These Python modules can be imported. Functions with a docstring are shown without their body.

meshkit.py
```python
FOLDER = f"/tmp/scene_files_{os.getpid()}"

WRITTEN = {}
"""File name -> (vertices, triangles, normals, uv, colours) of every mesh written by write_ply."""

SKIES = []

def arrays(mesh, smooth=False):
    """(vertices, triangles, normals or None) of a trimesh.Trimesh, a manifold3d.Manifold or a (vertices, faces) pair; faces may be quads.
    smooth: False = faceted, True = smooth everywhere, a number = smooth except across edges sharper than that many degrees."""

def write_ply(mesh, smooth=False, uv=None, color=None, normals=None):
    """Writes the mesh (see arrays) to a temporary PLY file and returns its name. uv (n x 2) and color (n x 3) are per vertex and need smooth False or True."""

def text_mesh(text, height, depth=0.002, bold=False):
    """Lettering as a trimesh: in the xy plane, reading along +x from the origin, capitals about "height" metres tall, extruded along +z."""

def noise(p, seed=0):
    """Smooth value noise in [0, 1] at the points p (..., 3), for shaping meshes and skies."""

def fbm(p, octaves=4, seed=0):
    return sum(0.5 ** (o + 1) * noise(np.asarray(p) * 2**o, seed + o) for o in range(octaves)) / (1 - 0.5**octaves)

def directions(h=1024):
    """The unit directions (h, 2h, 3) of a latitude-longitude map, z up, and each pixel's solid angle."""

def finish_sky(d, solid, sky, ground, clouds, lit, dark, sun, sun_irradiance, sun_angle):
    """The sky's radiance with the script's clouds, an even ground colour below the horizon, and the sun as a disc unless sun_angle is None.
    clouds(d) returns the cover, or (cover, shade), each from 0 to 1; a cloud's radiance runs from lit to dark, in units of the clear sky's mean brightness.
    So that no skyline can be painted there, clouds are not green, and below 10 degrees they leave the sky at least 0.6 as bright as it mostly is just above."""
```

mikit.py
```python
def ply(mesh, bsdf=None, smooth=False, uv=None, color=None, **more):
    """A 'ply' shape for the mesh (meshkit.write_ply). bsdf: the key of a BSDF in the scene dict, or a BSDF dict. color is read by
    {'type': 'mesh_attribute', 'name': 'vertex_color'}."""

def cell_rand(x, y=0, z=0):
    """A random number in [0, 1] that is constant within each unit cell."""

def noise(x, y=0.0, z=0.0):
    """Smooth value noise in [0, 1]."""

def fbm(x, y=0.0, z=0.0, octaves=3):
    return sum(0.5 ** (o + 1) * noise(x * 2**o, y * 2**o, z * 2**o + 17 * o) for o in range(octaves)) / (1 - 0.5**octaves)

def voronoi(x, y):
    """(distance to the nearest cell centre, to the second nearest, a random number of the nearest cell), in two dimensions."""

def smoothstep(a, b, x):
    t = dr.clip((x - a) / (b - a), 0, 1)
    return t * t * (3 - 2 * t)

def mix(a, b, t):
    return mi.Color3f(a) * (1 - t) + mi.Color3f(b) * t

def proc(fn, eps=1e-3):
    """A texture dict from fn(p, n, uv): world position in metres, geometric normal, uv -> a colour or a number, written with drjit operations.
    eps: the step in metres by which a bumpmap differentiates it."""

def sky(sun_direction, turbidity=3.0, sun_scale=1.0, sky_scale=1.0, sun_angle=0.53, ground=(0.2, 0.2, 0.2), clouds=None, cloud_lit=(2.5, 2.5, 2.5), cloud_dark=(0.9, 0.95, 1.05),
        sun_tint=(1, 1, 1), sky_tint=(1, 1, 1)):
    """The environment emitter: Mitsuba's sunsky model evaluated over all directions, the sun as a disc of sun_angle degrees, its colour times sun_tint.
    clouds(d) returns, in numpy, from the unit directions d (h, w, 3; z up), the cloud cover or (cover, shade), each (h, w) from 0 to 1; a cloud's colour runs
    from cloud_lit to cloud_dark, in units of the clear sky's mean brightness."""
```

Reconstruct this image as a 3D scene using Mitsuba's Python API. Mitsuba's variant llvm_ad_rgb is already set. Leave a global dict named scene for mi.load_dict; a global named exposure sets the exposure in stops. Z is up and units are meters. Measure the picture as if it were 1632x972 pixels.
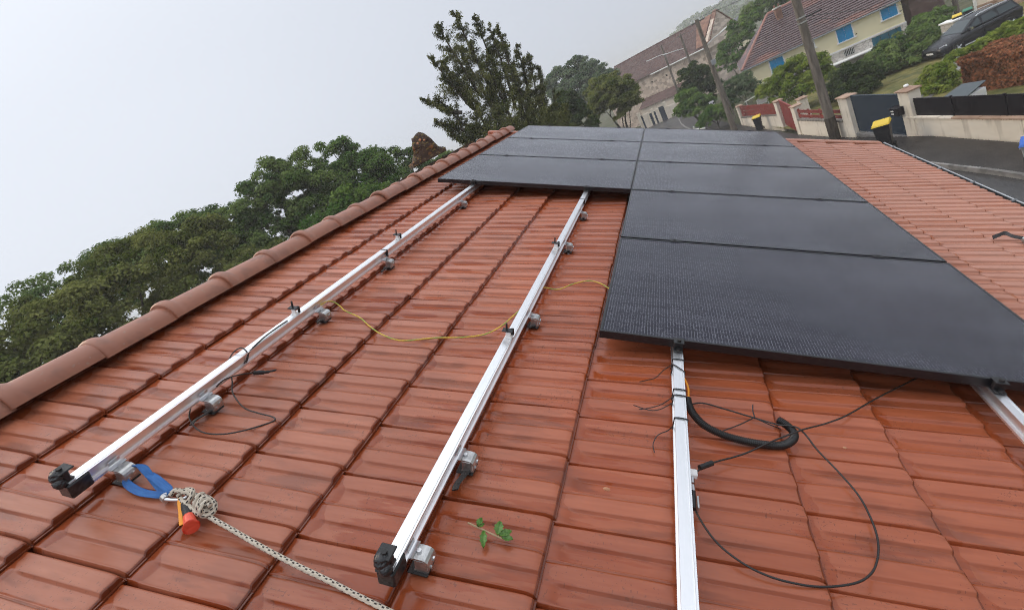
import math, random
import numpy as np, trimesh, mitsuba as mi, drjit as dr
import mikit, meshkit
from mikit import proc, noise, fbm, voronoi, cell_rand, smoothstep, mix
from scipy.spatial import ConvexHull

scene, labels = {}, {}
T = mi.ScalarTransform4f
# ------------------------------------------------------------------ camera, haze, sky, exposure
PITCH = math.radians(27.0)
CS, SN = math.cos(PITCH), math.sin(PITCH)
EYE = np.array([-1.77286, -0.58647, 0.86578])
CAM = np.array([[0.264514, -0.853347, -0.449257], [-0.423572, 0.315709, -0.849067], [0.866383, 0.414882, -0.277944]])  # right, down, forward
_m = np.eye(4)
_m[:3, 0], _m[:3, 1], _m[:3, 2], _m[:3, 3] = -CAM[0], -CAM[1], CAM[2], EYE
scene['haze_air'] = {'type': 'homogeneous', 'albedo': {'type': 'rgb', 'value': [0.95, 0.95, 0.95]}, 'sigma_t': 0.00135}
scene['camera'] = {'type': 'perspective', 'fov_axis': 'x', 'fov': math.degrees(2 * math.atan(816 / 789.31)),
                   'principal_point_offset_y': 26 / 972, 'near_clip': 0.02, 'far_clip': 5000.0, 'to_world': T(_m.tolist()),
                   'medium': {'type': 'ref', 'id': 'haze_air'}}


def cloud_cover(d):
    sun = np.array([0.10, 0.84, 0.52]); sun = sun / np.linalg.norm(sun)
    c = d @ sun
    el = np.arcsin(np.clip(d[..., 2], 0, 1))
    up = np.clip((el - 0.32) / 1.0, 0, 1)
    t = 0.80 * up * up * (3 - 2 * up) + 0.27 * np.clip((c + 0.25) / 1.25, 0, 1) ** 1.8 + 0.04 * (meshkit.fbm(d * np.array([2.0, 2.0, 4.0]) + 7, 4) - 0.5)
    shade = 1 - t
    return np.ones(d.shape[:2]), shade


scene['sky'] = mikit.sky([0.10, 0.84, 0.52], turbidity=3, sun_scale=0.12, sun_angle=28, ground=(0.1, 0.1, 0.09), clouds=cloud_cover,
                         cloud_lit=(4.1, 4.25, 4.5), cloud_dark=(1.31, 1.41, 1.60))
exposure = 2.5


# ------------------------------------------------------------------ helpers
def rp(x, s, n=0.0):
    """A point of the roof: x along the ridge, s down the slope, n above the panels' top plane."""
    return np.array([x, -s * CS - n * SN, -s * SN + n * CS])


def rpa(a):
    a = np.asarray(a, float)
    return np.stack([a[:, 0], -a[:, 1] * CS - a[:, 2] * SN, -a[:, 1] * SN + a[:, 2] * CS], 1)


ROOF = np.array([[1, 0, 0], [0, -CS, -SN], [0, -SN, CS]]).T  # columns: x, down the slope, up from the roof


def at(az, D, z=None):
    """A point by compass bearing and distance from the edge of the roof where the builder stands."""
    a = math.radians(az)
    x, y = EYE[0] + D * math.cos(a), EYE[1] - D * math.sin(a)
    return np.array([x, y, gz(x, y) if z is None else z])


def gz(x, y):
    """Height of the street: level by the house, then falling away."""
    d = np.hypot(np.asarray(x) + 1.77, np.asarray(y) + 0.59)
    t = np.clip(d - 21, 0, None)
    return -5.6 - 0.07 * 42 * (1 - np.exp(-t / 42 * 1.0)) * 1.25


def key_for(name):
    if name not in used:
        used[name] = 0
        return name
    used[name] += 1
    return f'{name}_{used[name]:03d}'


used = {}


def thing(name, label, cat, group=None):
    k = key_for(name)
    labels[k] = {'label': label, 'category': cat}
    if group: labels[k]['group'] = group
    return k


def part(parent, name, mesh, bsdf, smooth=False, label=None, kind=None, **kw):
    k = key_for(parent + '__' + name)
    scene[k] = mikit.ply(mesh, bsdf, smooth=smooth, **kw)
    if label or kind:
        labels[k] = {}
        if label: labels[k]['label'] = label
        if kind: labels[k]['kind'] = kind
    return k


def solo(name, mesh, bsdf, label, cat=None, group=None, kind=None, smooth=False, **kw):
    k = key_for(name)
    scene[k] = mikit.ply(mesh, bsdf, smooth=smooth, **kw)
    labels[k] = {'label': label}
    if cat: labels[k]['category'] = cat
    if group: labels[k]['group'] = group
    if kind: labels[k]['kind'] = kind
    return k


cat = trimesh.util.concatenate


def mesh(v, f):
    v, f = np.asarray(v, float), np.asarray(f, int)
    if f.shape[1] == 4: f = np.vstack([f[:, [0, 1, 2]], f[:, [0, 2, 3]]])
    return trimesh.Trimesh(v, f, process=False)


def hull(pts):
    pts = np.asarray(pts, float)
    h = ConvexHull(pts)
    m = trimesh.Trimesh(pts, h.simplices, process=True)
    m.remove_unreferenced_vertices()
    m.fix_normals()
    return m


def box(lo, hi, ch=0.0, R=None, o=None):
    """A box from corner lo to corner hi (chamfer ch), turned by R about the origin and moved to o."""
    lo, hi = np.minimum(lo, hi).astype(float), np.maximum(lo, hi).astype(float)
    ch = min(ch, 0.45 * (hi - lo).min())
    if ch <= 0:
        m = trimesh.creation.box(bounds=[lo, hi])
    else:
        p = []
        for i in range(8):
            sg = np.array([(i >> k) & 1 for k in range(3)])
            c = np.where(sg, hi, lo); d = np.where(sg, -1, 1) * ch
            for k in range(3):
                q = c + d; q[k] = c[k]; p.append(q)
        m = hull(p)
    if R is not None: m.vertices = m.vertices @ np.asarray(R).T
    if o is not None: m.vertices = m.vertices + o
    return m


def rbox(lo, hi, ch=0.0):
    """A box in roof coordinates (x, s, n)."""
    m = box(lo, hi, ch)
    m.vertices = rpa(m.vertices)
    return m


def spline(P, n=8, closed=False):
    P = np.asarray(P, float)
    Q = np.vstack([2 * P[0] - P[1], P, 2 * P[-1] - P[-2]]) if not closed else np.vstack([P[-1], P, P[:2]])
    out, t = [], np.linspace(0, 1, n, endpoint=False)[:, None]
    for i in range(len(Q) - 3):
        a, b, c, d = Q[i:i + 4]
        out.append(0.5 * (2 * b + (c - a) * t + (2 * a - 5 * b + 4 * c - d) * t**2 + (3 * b - a - 3 * c + d) * t**3))
    if not closed: out.append(Q[-2][None])
    return np.vstack(out)


def frames(p):
    t = np.gradient(p, axis=0); t /= np.linalg.norm(t, axis=1, keepdims=True) + 1e-12
    up = np.array([0, 0, 1.0]) if abs(t[0, 2]) < 0.9 else np.array([1.0, 0, 0])
    a = np.cross(t[0], up); a /= np.linalg.norm(a)
    A = [a]
    for i in range(1, len(p)):
        a = A[-1] - t[i] * (A[-1] @ t[i]); A.append(a / (np.linalg.norm(a) + 1e-12))
    A = np.array(A)
    return t, A, np.cross(t, A)


def tube(p, r, sides=8, ell=1.0, uv=False, caps=True):
    p = np.asarray(p, float); t, a, b = frames(p)
    r = np.broadcast_to(np.asarray(r, float), (len(p),))[:, None, None]
    m = sides + 1 if uv else sides
    ang = np.linspace(0, 2 * np.pi, m, endpoint=bool(uv))
    v = p[:, None] + r * (np.cos(ang)[None, :, None] * a[:, None] + ell * np.sin(ang)[None, :, None] * b[:, None])
    f = []
    for i in range(len(p) - 1):
        for j in range(sides):
            k = (j + 1) % m if not uv else j + 1
            f.append([i * m + j, i * m + k, (i + 1) * m + k, (i + 1) * m + j])
    v = v.reshape(-1, 3)
    F = np.array(f); F = np.vstack([F[:, [0, 1, 2]], F[:, [0, 2, 3]]])
    if caps and not uv:
        n0 = len(v); v = np.vstack([v, p[0], p[-1]]); e = (len(p) - 1) * m
        F = np.vstack([F, [[n0, (j + 1) % m, j] for j in range(sides)], [[n0 + 1, e + j, e + (j + 1) % m] for j in range(sides)]])
    M = trimesh.Trimesh(v, F, process=False)
    if not uv: return M
    ln = np.concatenate([[0], np.cumsum(np.linalg.norm(np.diff(p, axis=0), axis=1))])
    return M, np.stack([np.tile(np.linspace(0, 1, m), len(p)), np.repeat(ln, m)], 1)


def rtube(pts, r, sides=8, n=8, **k):
    return tube(rpa(spline(pts, n)), r, sides, **k)


def cyl(a, b, r, sides=12, r2=None):
    a, b = np.asarray(a, float), np.asarray(b, float)
    return tube(np.array([a, b]), [r, r if r2 is None else r2], sides)


def quad(a, b, c, d):
    return mesh([a, b, c, d], [[0, 1, 2, 3]])


def slab(pts, h):
    """A prism: the plane polygon pts (convex) moved along the vector h."""
    pts = np.asarray(pts, float)
    return hull(np.vstack([pts, pts + np.asarray(h, float)]))


def extrude(sec, p0, ex, ey, ez, length):
    """A closed section (2-D, in ex, ey) swept from p0 along ez."""
    from shapely.geometry import Polygon
    m = trimesh.creation.extrude_polygon(Polygon(sec), length, engine='earcut')
    m.vertices = p0 + m.vertices @ np.array([ex, ey, ez])
    if np.linalg.det(np.array([ex, ey, ez])) < 0: m.invert()
    return m


# ------------------------------------------------------------------ materials
def rgb(*c): return {'type': 'rgb', 'value': list(c)}


def bs(key, col, rough=0.6, metallic=0.0, spec=0.5, **kw):
    scene[key] = {'type': 'twosided', 'bsdf': {'type': 'principled', 'base_color': col if isinstance(col, dict) else rgb(*col), 'roughness': rough, 'metallic': metallic, 'specular': spec, **kw}}


def mottled(a, b, freq=3.0, octv=3, c=0.5, w=0.3, stretch=(1, 1, 1)):
    def fn(p, n, uv):
        return mix(a, b, smoothstep(c - w, c + w, fbm(p.x * freq * stretch[0], p.y * freq * stretch[1], p.z * freq * stretch[2], octv)))
    return proc(fn)


def wet_mask(p, uv):
    """Where rain still stands on the tiles: below the noses, in the pans, in streaks down the slope, and more where the middle of the slope drains."""
    s = -p.y * CS - p.z * SN
    fu, fv = uv.x - dr.floor(uv.x), uv.y - dr.floor(uv.y)
    half = 2 * fu - dr.floor(2 * fu)
    pan = smoothstep(0.30, 0.5, 1 - half)
    edge = 0.035 + 0.05 * pan + 0.10 * noise(p.x * 34, s * 3) * noise(p.x * 11, s * 9)
    head = 1 - smoothstep(edge, edge + 0.022, fv)
    f = fbm(p.x * 30, s * 4.5, 3.7, 4) * 0.6 + fbm(p.x * 4, s * 2.2, 1.1, 2) * 0.4
    streak = smoothstep(0.60, 0.66, f + 0.05 * pan)
    nose = smoothstep(0.975, 0.990, fv)
    broad = smoothstep(-1.0, 0.1, s + 0.5 * (f - 0.5)) * (1 - smoothstep(1.2, 2.0, s))
    return dr.maximum(dr.maximum(head, nose), dr.maximum(streak * (1 - 0.6 * smoothstep(0.5, 1.6, s)), broad * (0.62 + 0.3 * (f - 0.5))))


def tile_col(p, n, uv):
    s = -p.y * CS - p.z * SN
    r = cell_rand(dr.floor(uv.x + 200), dr.floor(uv.y + 200), 5)
    g = fbm(p.x * 70, s * 8, 2.0, 4)
    c = mix((0.305, 0.088, 0.042), (0.43, 0.150, 0.083), 0.50 * r + 0.75 * g - 0.14)
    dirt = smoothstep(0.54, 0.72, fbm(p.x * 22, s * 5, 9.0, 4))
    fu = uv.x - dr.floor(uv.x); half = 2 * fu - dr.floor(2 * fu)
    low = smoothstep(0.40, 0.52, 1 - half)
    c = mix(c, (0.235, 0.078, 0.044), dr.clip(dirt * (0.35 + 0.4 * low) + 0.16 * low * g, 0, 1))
    big = fbm(p.x * 1.7, s * 1.3, 31.0, 3)
    c = c * (0.80 + 0.40 * big)
    spot = smoothstep(0.84, 0.88, noise(p.x * 210, s * 210))
    c = mix(c, (0.16, 0.07, 0.045), spot * smoothstep(0.5, 0.7, noise(p.x * 9, s * 9)) * 0.6)
    c = mix(c, (0.47, 0.245, 0.175), smoothstep(1.45, 2.2, s + 0.3 * (g - 0.5)) * 0.6)
    w = wet_mask(p, uv)
    nose_shade = smoothstep(0.983, 0.992, uv.y - dr.floor(uv.y))  # shade on the nose faces, painted into the tile colour to deepen the scallops
    return c * mi.Color3f(1 - 0.22 * w, 1 - 0.48 * w, 1 - 0.68 * w) * (1 - 0.42 * nose_shade)


def tile_rough(p, n, uv):
    s = -p.y * CS - p.z * SN
    return 0.34 - 0.17 * wet_mask(p, uv) + 0.12 * (fbm(p.x * 90, s * 20, 0.5, 2) - 0.5)


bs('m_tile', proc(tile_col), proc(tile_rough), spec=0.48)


def ridge_col(p, n, uv):
    i = dr.floor((p.x + 0.9) / 0.3455)
    r = cell_rand(i + 50, 3, 1)
    g = fbm(p.x * 7, p.y * 25, p.z * 25, 4)
    c = mix((0.26, 0.095, 0.055), (0.37, 0.16, 0.10), 0.5 * g + 0.55 * r)
    fx = (p.x + 0.9) / 0.3455 - i
    st = smoothstep(0.48, 0.72, fbm(p.x * 18, p.y * 30, p.z * 9 + 4, 4))
    c = mix(c, (0.15, 0.075, 0.053), st * (0.35 + 0.3 * smoothstep(0.75, 1.0, fx)))
    li = smoothstep(0.70, 0.76, fbm(p.x * 45, p.y * 45, p.z * 45, 3))
    return mix(c, (0.27, 0.20, 0.15), li * 0.4)


bs('m_ridge', proc(ridge_col), 0.42, spec=0.5)


def cells(p, n, uv):
    # uv in metres: x along the ridge, y down the slope
    a, b = uv.x, uv.y
    bus = 1 - smoothstep(0.0004, 0.0013, dr.abs(b / 0.0114 - dr.floor(b / 0.0114) - 0.5) * 0.0114)
    fx = a / 0.0912; fx = fx - dr.floor(fx)
    bus = bus * smoothstep(0.02, 0.05, fx) * (1 - smoothstep(0.95, 0.98, fx))
    fy = b / 0.184; fy = dr.abs(fy - dr.floor(fy) - 0.5)
    gap = dr.maximum(smoothstep(0.489, 0.494, fy), smoothstep(0.488, 0.494, dr.abs(fx - 0.5)))
    c = mix((0.0095, 0.0085, 0.0185), (0.005, 0.0045, 0.007), gap)
    dash = smoothstep(0.3, 0.45, noise(a * 160, b / 0.0114 * 3.1))
    c = mix(c, (0.34, 0.35, 0.40), bus * (0.06 + 0.42 * dash))
    drop = smoothstep(0.70, 0.86, noise(a * 190, b * 190)) * smoothstep(0.35, 0.65, fbm(a * 6, b * 4, 0.0, 3))
    streak = smoothstep(0.42, 0.72, fbm(a * 34, b * 2.2, 4.0, 3)) * 0.55
    return mix(c, (0.15, 0.15, 0.18), dr.maximum(drop * 0.45, streak * 0.15))


def cell_rough(p, n, uv):
    return 0.10 + 0.14 * fbm(uv.x * 40, uv.y * 3, 0.0, 2)


bs('m_cells', proc(cells), proc(cell_rough), spec=0.33)
def drops(p, n, uv):
    big = noise(uv.x * 210, uv.y * 210, 3.0) * smoothstep(0.38, 0.62, fbm(uv.x * 5, uv.y * 3, 8.0, 3))
    return smoothstep(0.62, 0.92, big) * 1.0 + 0.22 * fbm(uv.x * 150, uv.y * 14, 1.0, 3)


scene['m_cells'] = {'type': 'bumpmap', 'arbitrary': proc(drops, eps=8e-4), 'scale': 0.0006, 'bsdf': scene['m_cells']}
bs('m_frame', (0.010, 0.010, 0.012), 0.30, spec=0.5)


def alu(p, n, uv):
    g = fbm(p.x * 8, p.y * 160, p.z * 160, 3)
    return mix((0.86, 0.87, 0.885), (0.97, 0.975, 0.985), g)


bs('m_alu', proc(alu), 0.30, metallic=0.9)
bs('m_galv', mottled((0.42, 0.42, 0.41), (0.66, 0.66, 0.65), 60), 0.36, metallic=0.9)
bs('m_steel', (0.62, 0.62, 0.63), 0.22, metallic=1.0)
bs('m_black', (0.012, 0.012, 0.013), 0.45)
bs('m_tape', mottled((0.008, 0.008, 0.009), (0.03, 0.03, 0.032), 120), 0.25)
bs('m_rubber', (0.018, 0.017, 0.017), 0.6)
bs('m_cable', (0.018, 0.014, 0.013), 0.38)
bs('m_conduit', (0.016, 0.015, 0.015), 0.33)


def yg(p, n, uv):
    t = uv.x + uv.y * 9.0
    t = t - dr.floor(t)
    return mix((0.62, 0.42, 0.05), (0.25, 0.34, 0.06), smoothstep(0.62, 0.68, t))


bs('m_yg', proc(yg), 0.4)


def sling(p, n, uv):
    return mix((0.015, 0.08, 0.26), (0.03, 0.14, 0.38), fbm(uv.x * 40, uv.y * 300, 0.0, 2))


bs('m_sling', proc(sling), 0.7)


def rope(p, n, uv):
    a = uv.x * 6; b = uv.y / 0.0105
    row = dr.floor(b)
    ph = a + 0.5 * (row - 2 * dr.floor(row / 2))
    cellx = dr.floor(ph)
    k = dr.floor(cellx * 0.5) * 2
    fleck = smoothstep(0.36, 0.22, dr.abs(ph - cellx - 0.5)) * smoothstep(0.40, 0.26, dr.abs(b - row - 0.5)) * dr.select(dr.abs(cellx - k) < 0.5, 1.0, 0.0)
    br = noise(a * 4 + b * 2, b * 2)
    return mix(mix((0.42, 0.36, 0.28), (0.60, 0.53, 0.43), br), (0.035, 0.03, 0.028), fleck)


bs('m_rope', proc(rope), 0.85)
bs('m_red_plastic', (0.72, 0.085, 0.045), 0.35, spec=0.5)
bs('m_orange', (0.80, 0.30, 0.015), 0.5)
bs('m_white_plastic', (0.75, 0.74, 0.72), 0.45)
bs('m_zinc', mottled((0.10, 0.105, 0.11), (0.20, 0.205, 0.21), 6), 0.4, metallic=0.5)
bs('m_zinc_rim', (0.55, 0.56, 0.57), 0.3, metallic=0.8)
bs('m_twig', (0.36, 0.25, 0.14), 0.7)
bs('m_leafgreen', mottled((0.05, 0.12, 0.015), (0.10, 0.20, 0.03), 150), 0.35)
bs('m_butt', (0.45, 0.22, 0.12), 0.8)
scene['m_leaf'] = {'type': 'principledthin', 'base_color': {'type': 'mesh_attribute', 'name': 'vertex_color'}, 'roughness': 0.45, 'diff_trans': 0.7, 'spec_trans': 0.0, 'eta': 1.4}
bs('m_bark', mottled((0.035, 0.028, 0.022), (0.10, 0.08, 0.06), 9, 4, stretch=(1, 1, 0.25)), 0.85)
bs('m_wood_pole', mottled((0.10, 0.082, 0.065), (0.20, 0.17, 0.14), 14, 4, stretch=(1, 1, 0.12)), 0.8)
bs('m_grass', mottled((0.055, 0.062, 0.014), (0.15, 0.125, 0.035), 2.2, 4), 0.9)
bs('m_earth', mottled((0.03, 0.035, 0.015), (0.07, 0.065, 0.03), 0.8, 4), 0.95)


def road_col(p, n, uv):
    g = fbm(p.x * 1.1, p.y * 3.0, 0.0, 4)
    s = noise(p.x * 50, p.y * 50)
    return mix((0.028, 0.026, 0.026), (0.06, 0.057, 0.055), g) * (0.8 + 0.4 * s)


def road_rough(p, n, uv):
    return 0.26 + 0.34 * smoothstep(0.35, 0.65, fbm(p.x * 0.9, p.y * 2.0, 5.0, 4))


bs('m_road', proc(road_col), proc(road_rough), spec=0.5)


def pave_col(p, n, uv):
    g = fbm(p.x * 1.6, p.y * 2.6, 3.0, 5)
    s = noise(p.x * 60, p.y * 60)
    return mix((0.013, 0.0105, 0.0095), (0.036, 0.030, 0.026), g) * (0.8 + 0.4 * s)


bs('m_pave', proc(pave_col), 0.5, spec=0.45)
bs('m_kerb', mottled((0.10, 0.095, 0.09), (0.22, 0.21, 0.20), 5), 0.6)


def render_wall(p, n, uv):
    g = fbm(p.x * 1.3, p.y * 1.3, p.z * 3.0, 4)
    st = smoothstep(0.55, 0.8, fbm(p.x * 7, p.y * 7, p.z * 0.8, 3))
    return mix(mix((0.62, 0.55, 0.45), (0.76, 0.69, 0.58), g), (0.32, 0.27, 0.21), st * 0.45)


bs('m_cream_wall', proc(render_wall), 0.85)
bs('m_house_cream', mottled((0.76, 0.68, 0.44), (0.82, 0.74, 0.50), 0.6), 0.85)
bs('m_white', (0.72, 0.72, 0.70), 0.55)
bs('m_shutter', mottled((0.003, 0.20, 0.44), (0.006, 0.25, 0.52), 2.5), 0.45)
bs('m_teal_door', (0.012, 0.10, 0.15), 0.4)
bs('m_glass_dark', (0.012, 0.016, 0.018), 0.08, spec=0.6)


def rubble(scale, a, b, joint):
    def fn(p, n, uv):
        f1, f2, w = voronoi((p.x + p.y) * scale, p.z * scale * 1.5)
        return mix(mix(a, b, w), joint, 1 - smoothstep(0.03, 0.16, f2 - f1))
    return proc(fn)


bs('m_rubble', rubble(1.5, (0.36, 0.28, 0.22), (0.68, 0.57, 0.47), (0.50, 0.42, 0.35)), 0.9)
bs('m_stone', rubble(2.6, (0.42, 0.39, 0.35), (0.66, 0.63, 0.58), (0.36, 0.33, 0.30)), 0.85)
bs('m_barn_roof', mottled((0.080, 0.045, 0.040), (0.125, 0.073, 0.064), 1.6, 5), 0.75)
bs('m_barn_orange', mottled((0.16, 0.085, 0.06), (0.27, 0.14, 0.095), 2.2), 0.8)


def house_roof(p, n, uv):
    g = fbm(p.x * 0.5, p.y * 0.5, p.z * 1.2, 4); q = noise(p.x * 3, p.y * 3, p.z * 9)
    return mix(mix((0.085, 0.055, 0.058), (0.14, 0.095, 0.098), q), (0.24, 0.115, 0.09), smoothstep(0.52, 0.72, g) * 0.8)


bs('m_house_roof', proc(house_roof), 0.5)
bs('m_pink_tile', (0.32, 0.15, 0.115), 0.55)
bs('m_red_wood', mottled((0.16, 0.024, 0.018), (0.24, 0.038, 0.028), 7), 0.5)
bs('m_red_gate', (0.20, 0.028, 0.022), 0.5)
bs('m_grey_wood', mottled((0.12, 0.105, 0.09), (0.22, 0.20, 0.175), 9), 0.8)
bs('m_navy_gate', (0.014, 0.026, 0.042), 0.35)
bs('m_fence_black', (0.007, 0.0055, 0.008), 0.5, spec=0.25)
bs('m_coping', mottled((0.26, 0.16, 0.11), (0.42, 0.29, 0.21), 3.5), 0.75)
bs('m_bin', (0.014, 0.014, 0.017), 0.45)
bs('m_lid_yellow', (0.62, 0.43, 0.02), 0.4)
bs('m_lid_green', (0.02, 0.16, 0.09), 0.45)
bs('m_lid_blue', (0.02, 0.10, 0.42), 0.4)
bs('m_bin_grey', (0.28, 0.29, 0.30), 0.5)
bs('m_car', (0.006, 0.007, 0.011), 0.25, spec=0.4, clearcoat=0.4, clearcoat_gloss=0.9)
bs('m_car_glass', (0.03, 0.045, 0.05), 0.06, spec=0.7)
bs('m_chrome', (0.75, 0.76, 0.78), 0.15, metallic=1.0)
bs('m_lamp_clear', (0.7, 0.72, 0.75), 0.1, spec=0.6)
bs('m_tyre', (0.012, 0.012, 0.012), 0.8)
bs('m_wire', (0.02, 0.02, 0.022), 0.5)


def lichen(p, n, uv):
    g = fbm(p.x * 16, p.y * 16, p.z * 16, 4)
    q = fbm(p.x * 34, p.y * 34, p.z * 34 + 9, 3)
    c = mix((0.030, 0.021, 0.017), (0.095, 0.06, 0.04), g)
    c = mix(c, (0.24, 0.18, 0.05), smoothstep(0.60, 0.70, q) * 0.7)
    return mix(c, (0.30, 0.13, 0.04), smoothstep(0.64, 0.72, fbm(p.x * 11, p.y * 11, p.z * 11 + 3, 3)) * 0.6)


bs('m_lichen', proc(lichen), 0.9)
bs('m_hill', mottled((0.045, 0.07, 0.03), (0.08, 0.10, 0.045), 0.05, 4), 0.95)
bs('m_batten', (0.03, 0.02, 0.015), 0.9)

# ------------------------------------------------------------------ the setting: ground, roads, hill
def sheet(xs, ys, zf):
    X, Y = np.meshgrid(xs, ys, indexing='ij')
    v = np.stack([X, Y, zf(X, Y)], -1).reshape(-1, 3)
    n, m = len(xs), len(ys)
    i, j = np.meshgrid(np.arange(n - 1), np.arange(m - 1), indexing='ij')
    q = np.stack([i * m + j, (i + 1) * m + j, (i + 1) * m + j + 1, i * m + j + 1], -1).reshape(-1, 4)
    return mesh(v, q)


gx = np.concatenate([np.linspace(-900, -60, 12), np.linspace(-50, 120, 120), np.linspace(135, 950, 16)])
solo('ground', sheet(gx, np.concatenate([np.linspace(-900, -90, 14), np.linspace(-80, 80, 110), np.linspace(95, 900, 14)]), lambda x, y: gz(x, y) - 0.25), 'm_earth',
     'dark green earth and rough grass around the street', kind='structure', smooth=True)


def ribbon(left, right, dz, skirt=0.0, n=14):
    """A sheet between two polylines, laid on the street's height."""
    a, b = spline(left, n), spline(right, n)
    rows = 5
    v = []
    for i in range(rows + 1):
        q = a + (b - a) * i / rows
        v.append(np.c_[q[:, :2], gz(q[:, 0], q[:, 1]) + dz])
    m = len(a); V = np.vstack(v)
    f = [[r * m + i, r * m + i + 1, (r + 1) * m + i + 1, (r + 1) * m + i] for r in range(rows) for i in range(m - 1)]
    M = mesh(V, f)
    if M.face_normals[:, 2].mean() < 0: M.invert()
    if skirt:
        for e, sgn in ((v[0], 1), (v[-1], -1)):
            w = np.vstack([e, e - [0, 0, skirt]]); k = len(e)
            M = cat([M, mesh(w, [[i, i + 1, k + i + 1, k + i] for i in range(k - 1)])])
    return M


def P2(az, D): return at(az, D)[:2]


# the line of the front walls on the far side of the street, from right to left
front = [P2(40, 13.6), P2(30, 15.9), P2(24, 18.1), P2(17, 21.8), P2(12.3, 25.6), P2(8.8, 30.7), P2(6.3, 37.0), P2(4.3, 44.0), P2(2.2, 55), P2(0.8, 68), P2(0.2, 80), P2(0.0, 100)]
front = [np.r_[p, 0] for p in front]
kerbL = [P2(40, 10.9), P2(30, 13.4), P2(23.6, 15.9), P2(17.3, 18.7), P2(11.2, 23.2), P2(6.6, 30), P2(3.3, 39), P2(1.6, 47), P2(-0.2, 55), P2(-1.0, 66), P2(-1.0, 80), P2(-1.0, 100)]
kerbL = [np.r_[p, 0] for p in kerbL]
kerb_in = [k + 0.14 * (f - k) / np.linalg.norm(f - k) for k, f in zip(kerbL, front)]
road_far = [k - np.array([6.2, 0, 0]) * 0 + 5.6 * (k - f) / np.linalg.norm(f - k) for k, f in zip(kerbL, front)]
solo('road', ribbon(kerbL, road_far, -0.125), 'm_road', 'wet grey asphalt street running down past the houses', kind='structure', smooth=True)
solo('kerb', ribbon(kerbL, kerb_in, 0.008, skirt=0.16), 'm_kerb', 'pale kerb stones along the far pavement', kind='structure')
solo('pavement', ribbon(kerb_in, front, 0.0), 'm_pave', 'dark wet asphalt pavement in front of the garden walls', kind='structure', smooth=True)
off = np.array([2.0, -14.0, 0])
garden = [f + np.array([10.0, -26.0, 0]) for f in front[:8]]
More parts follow.
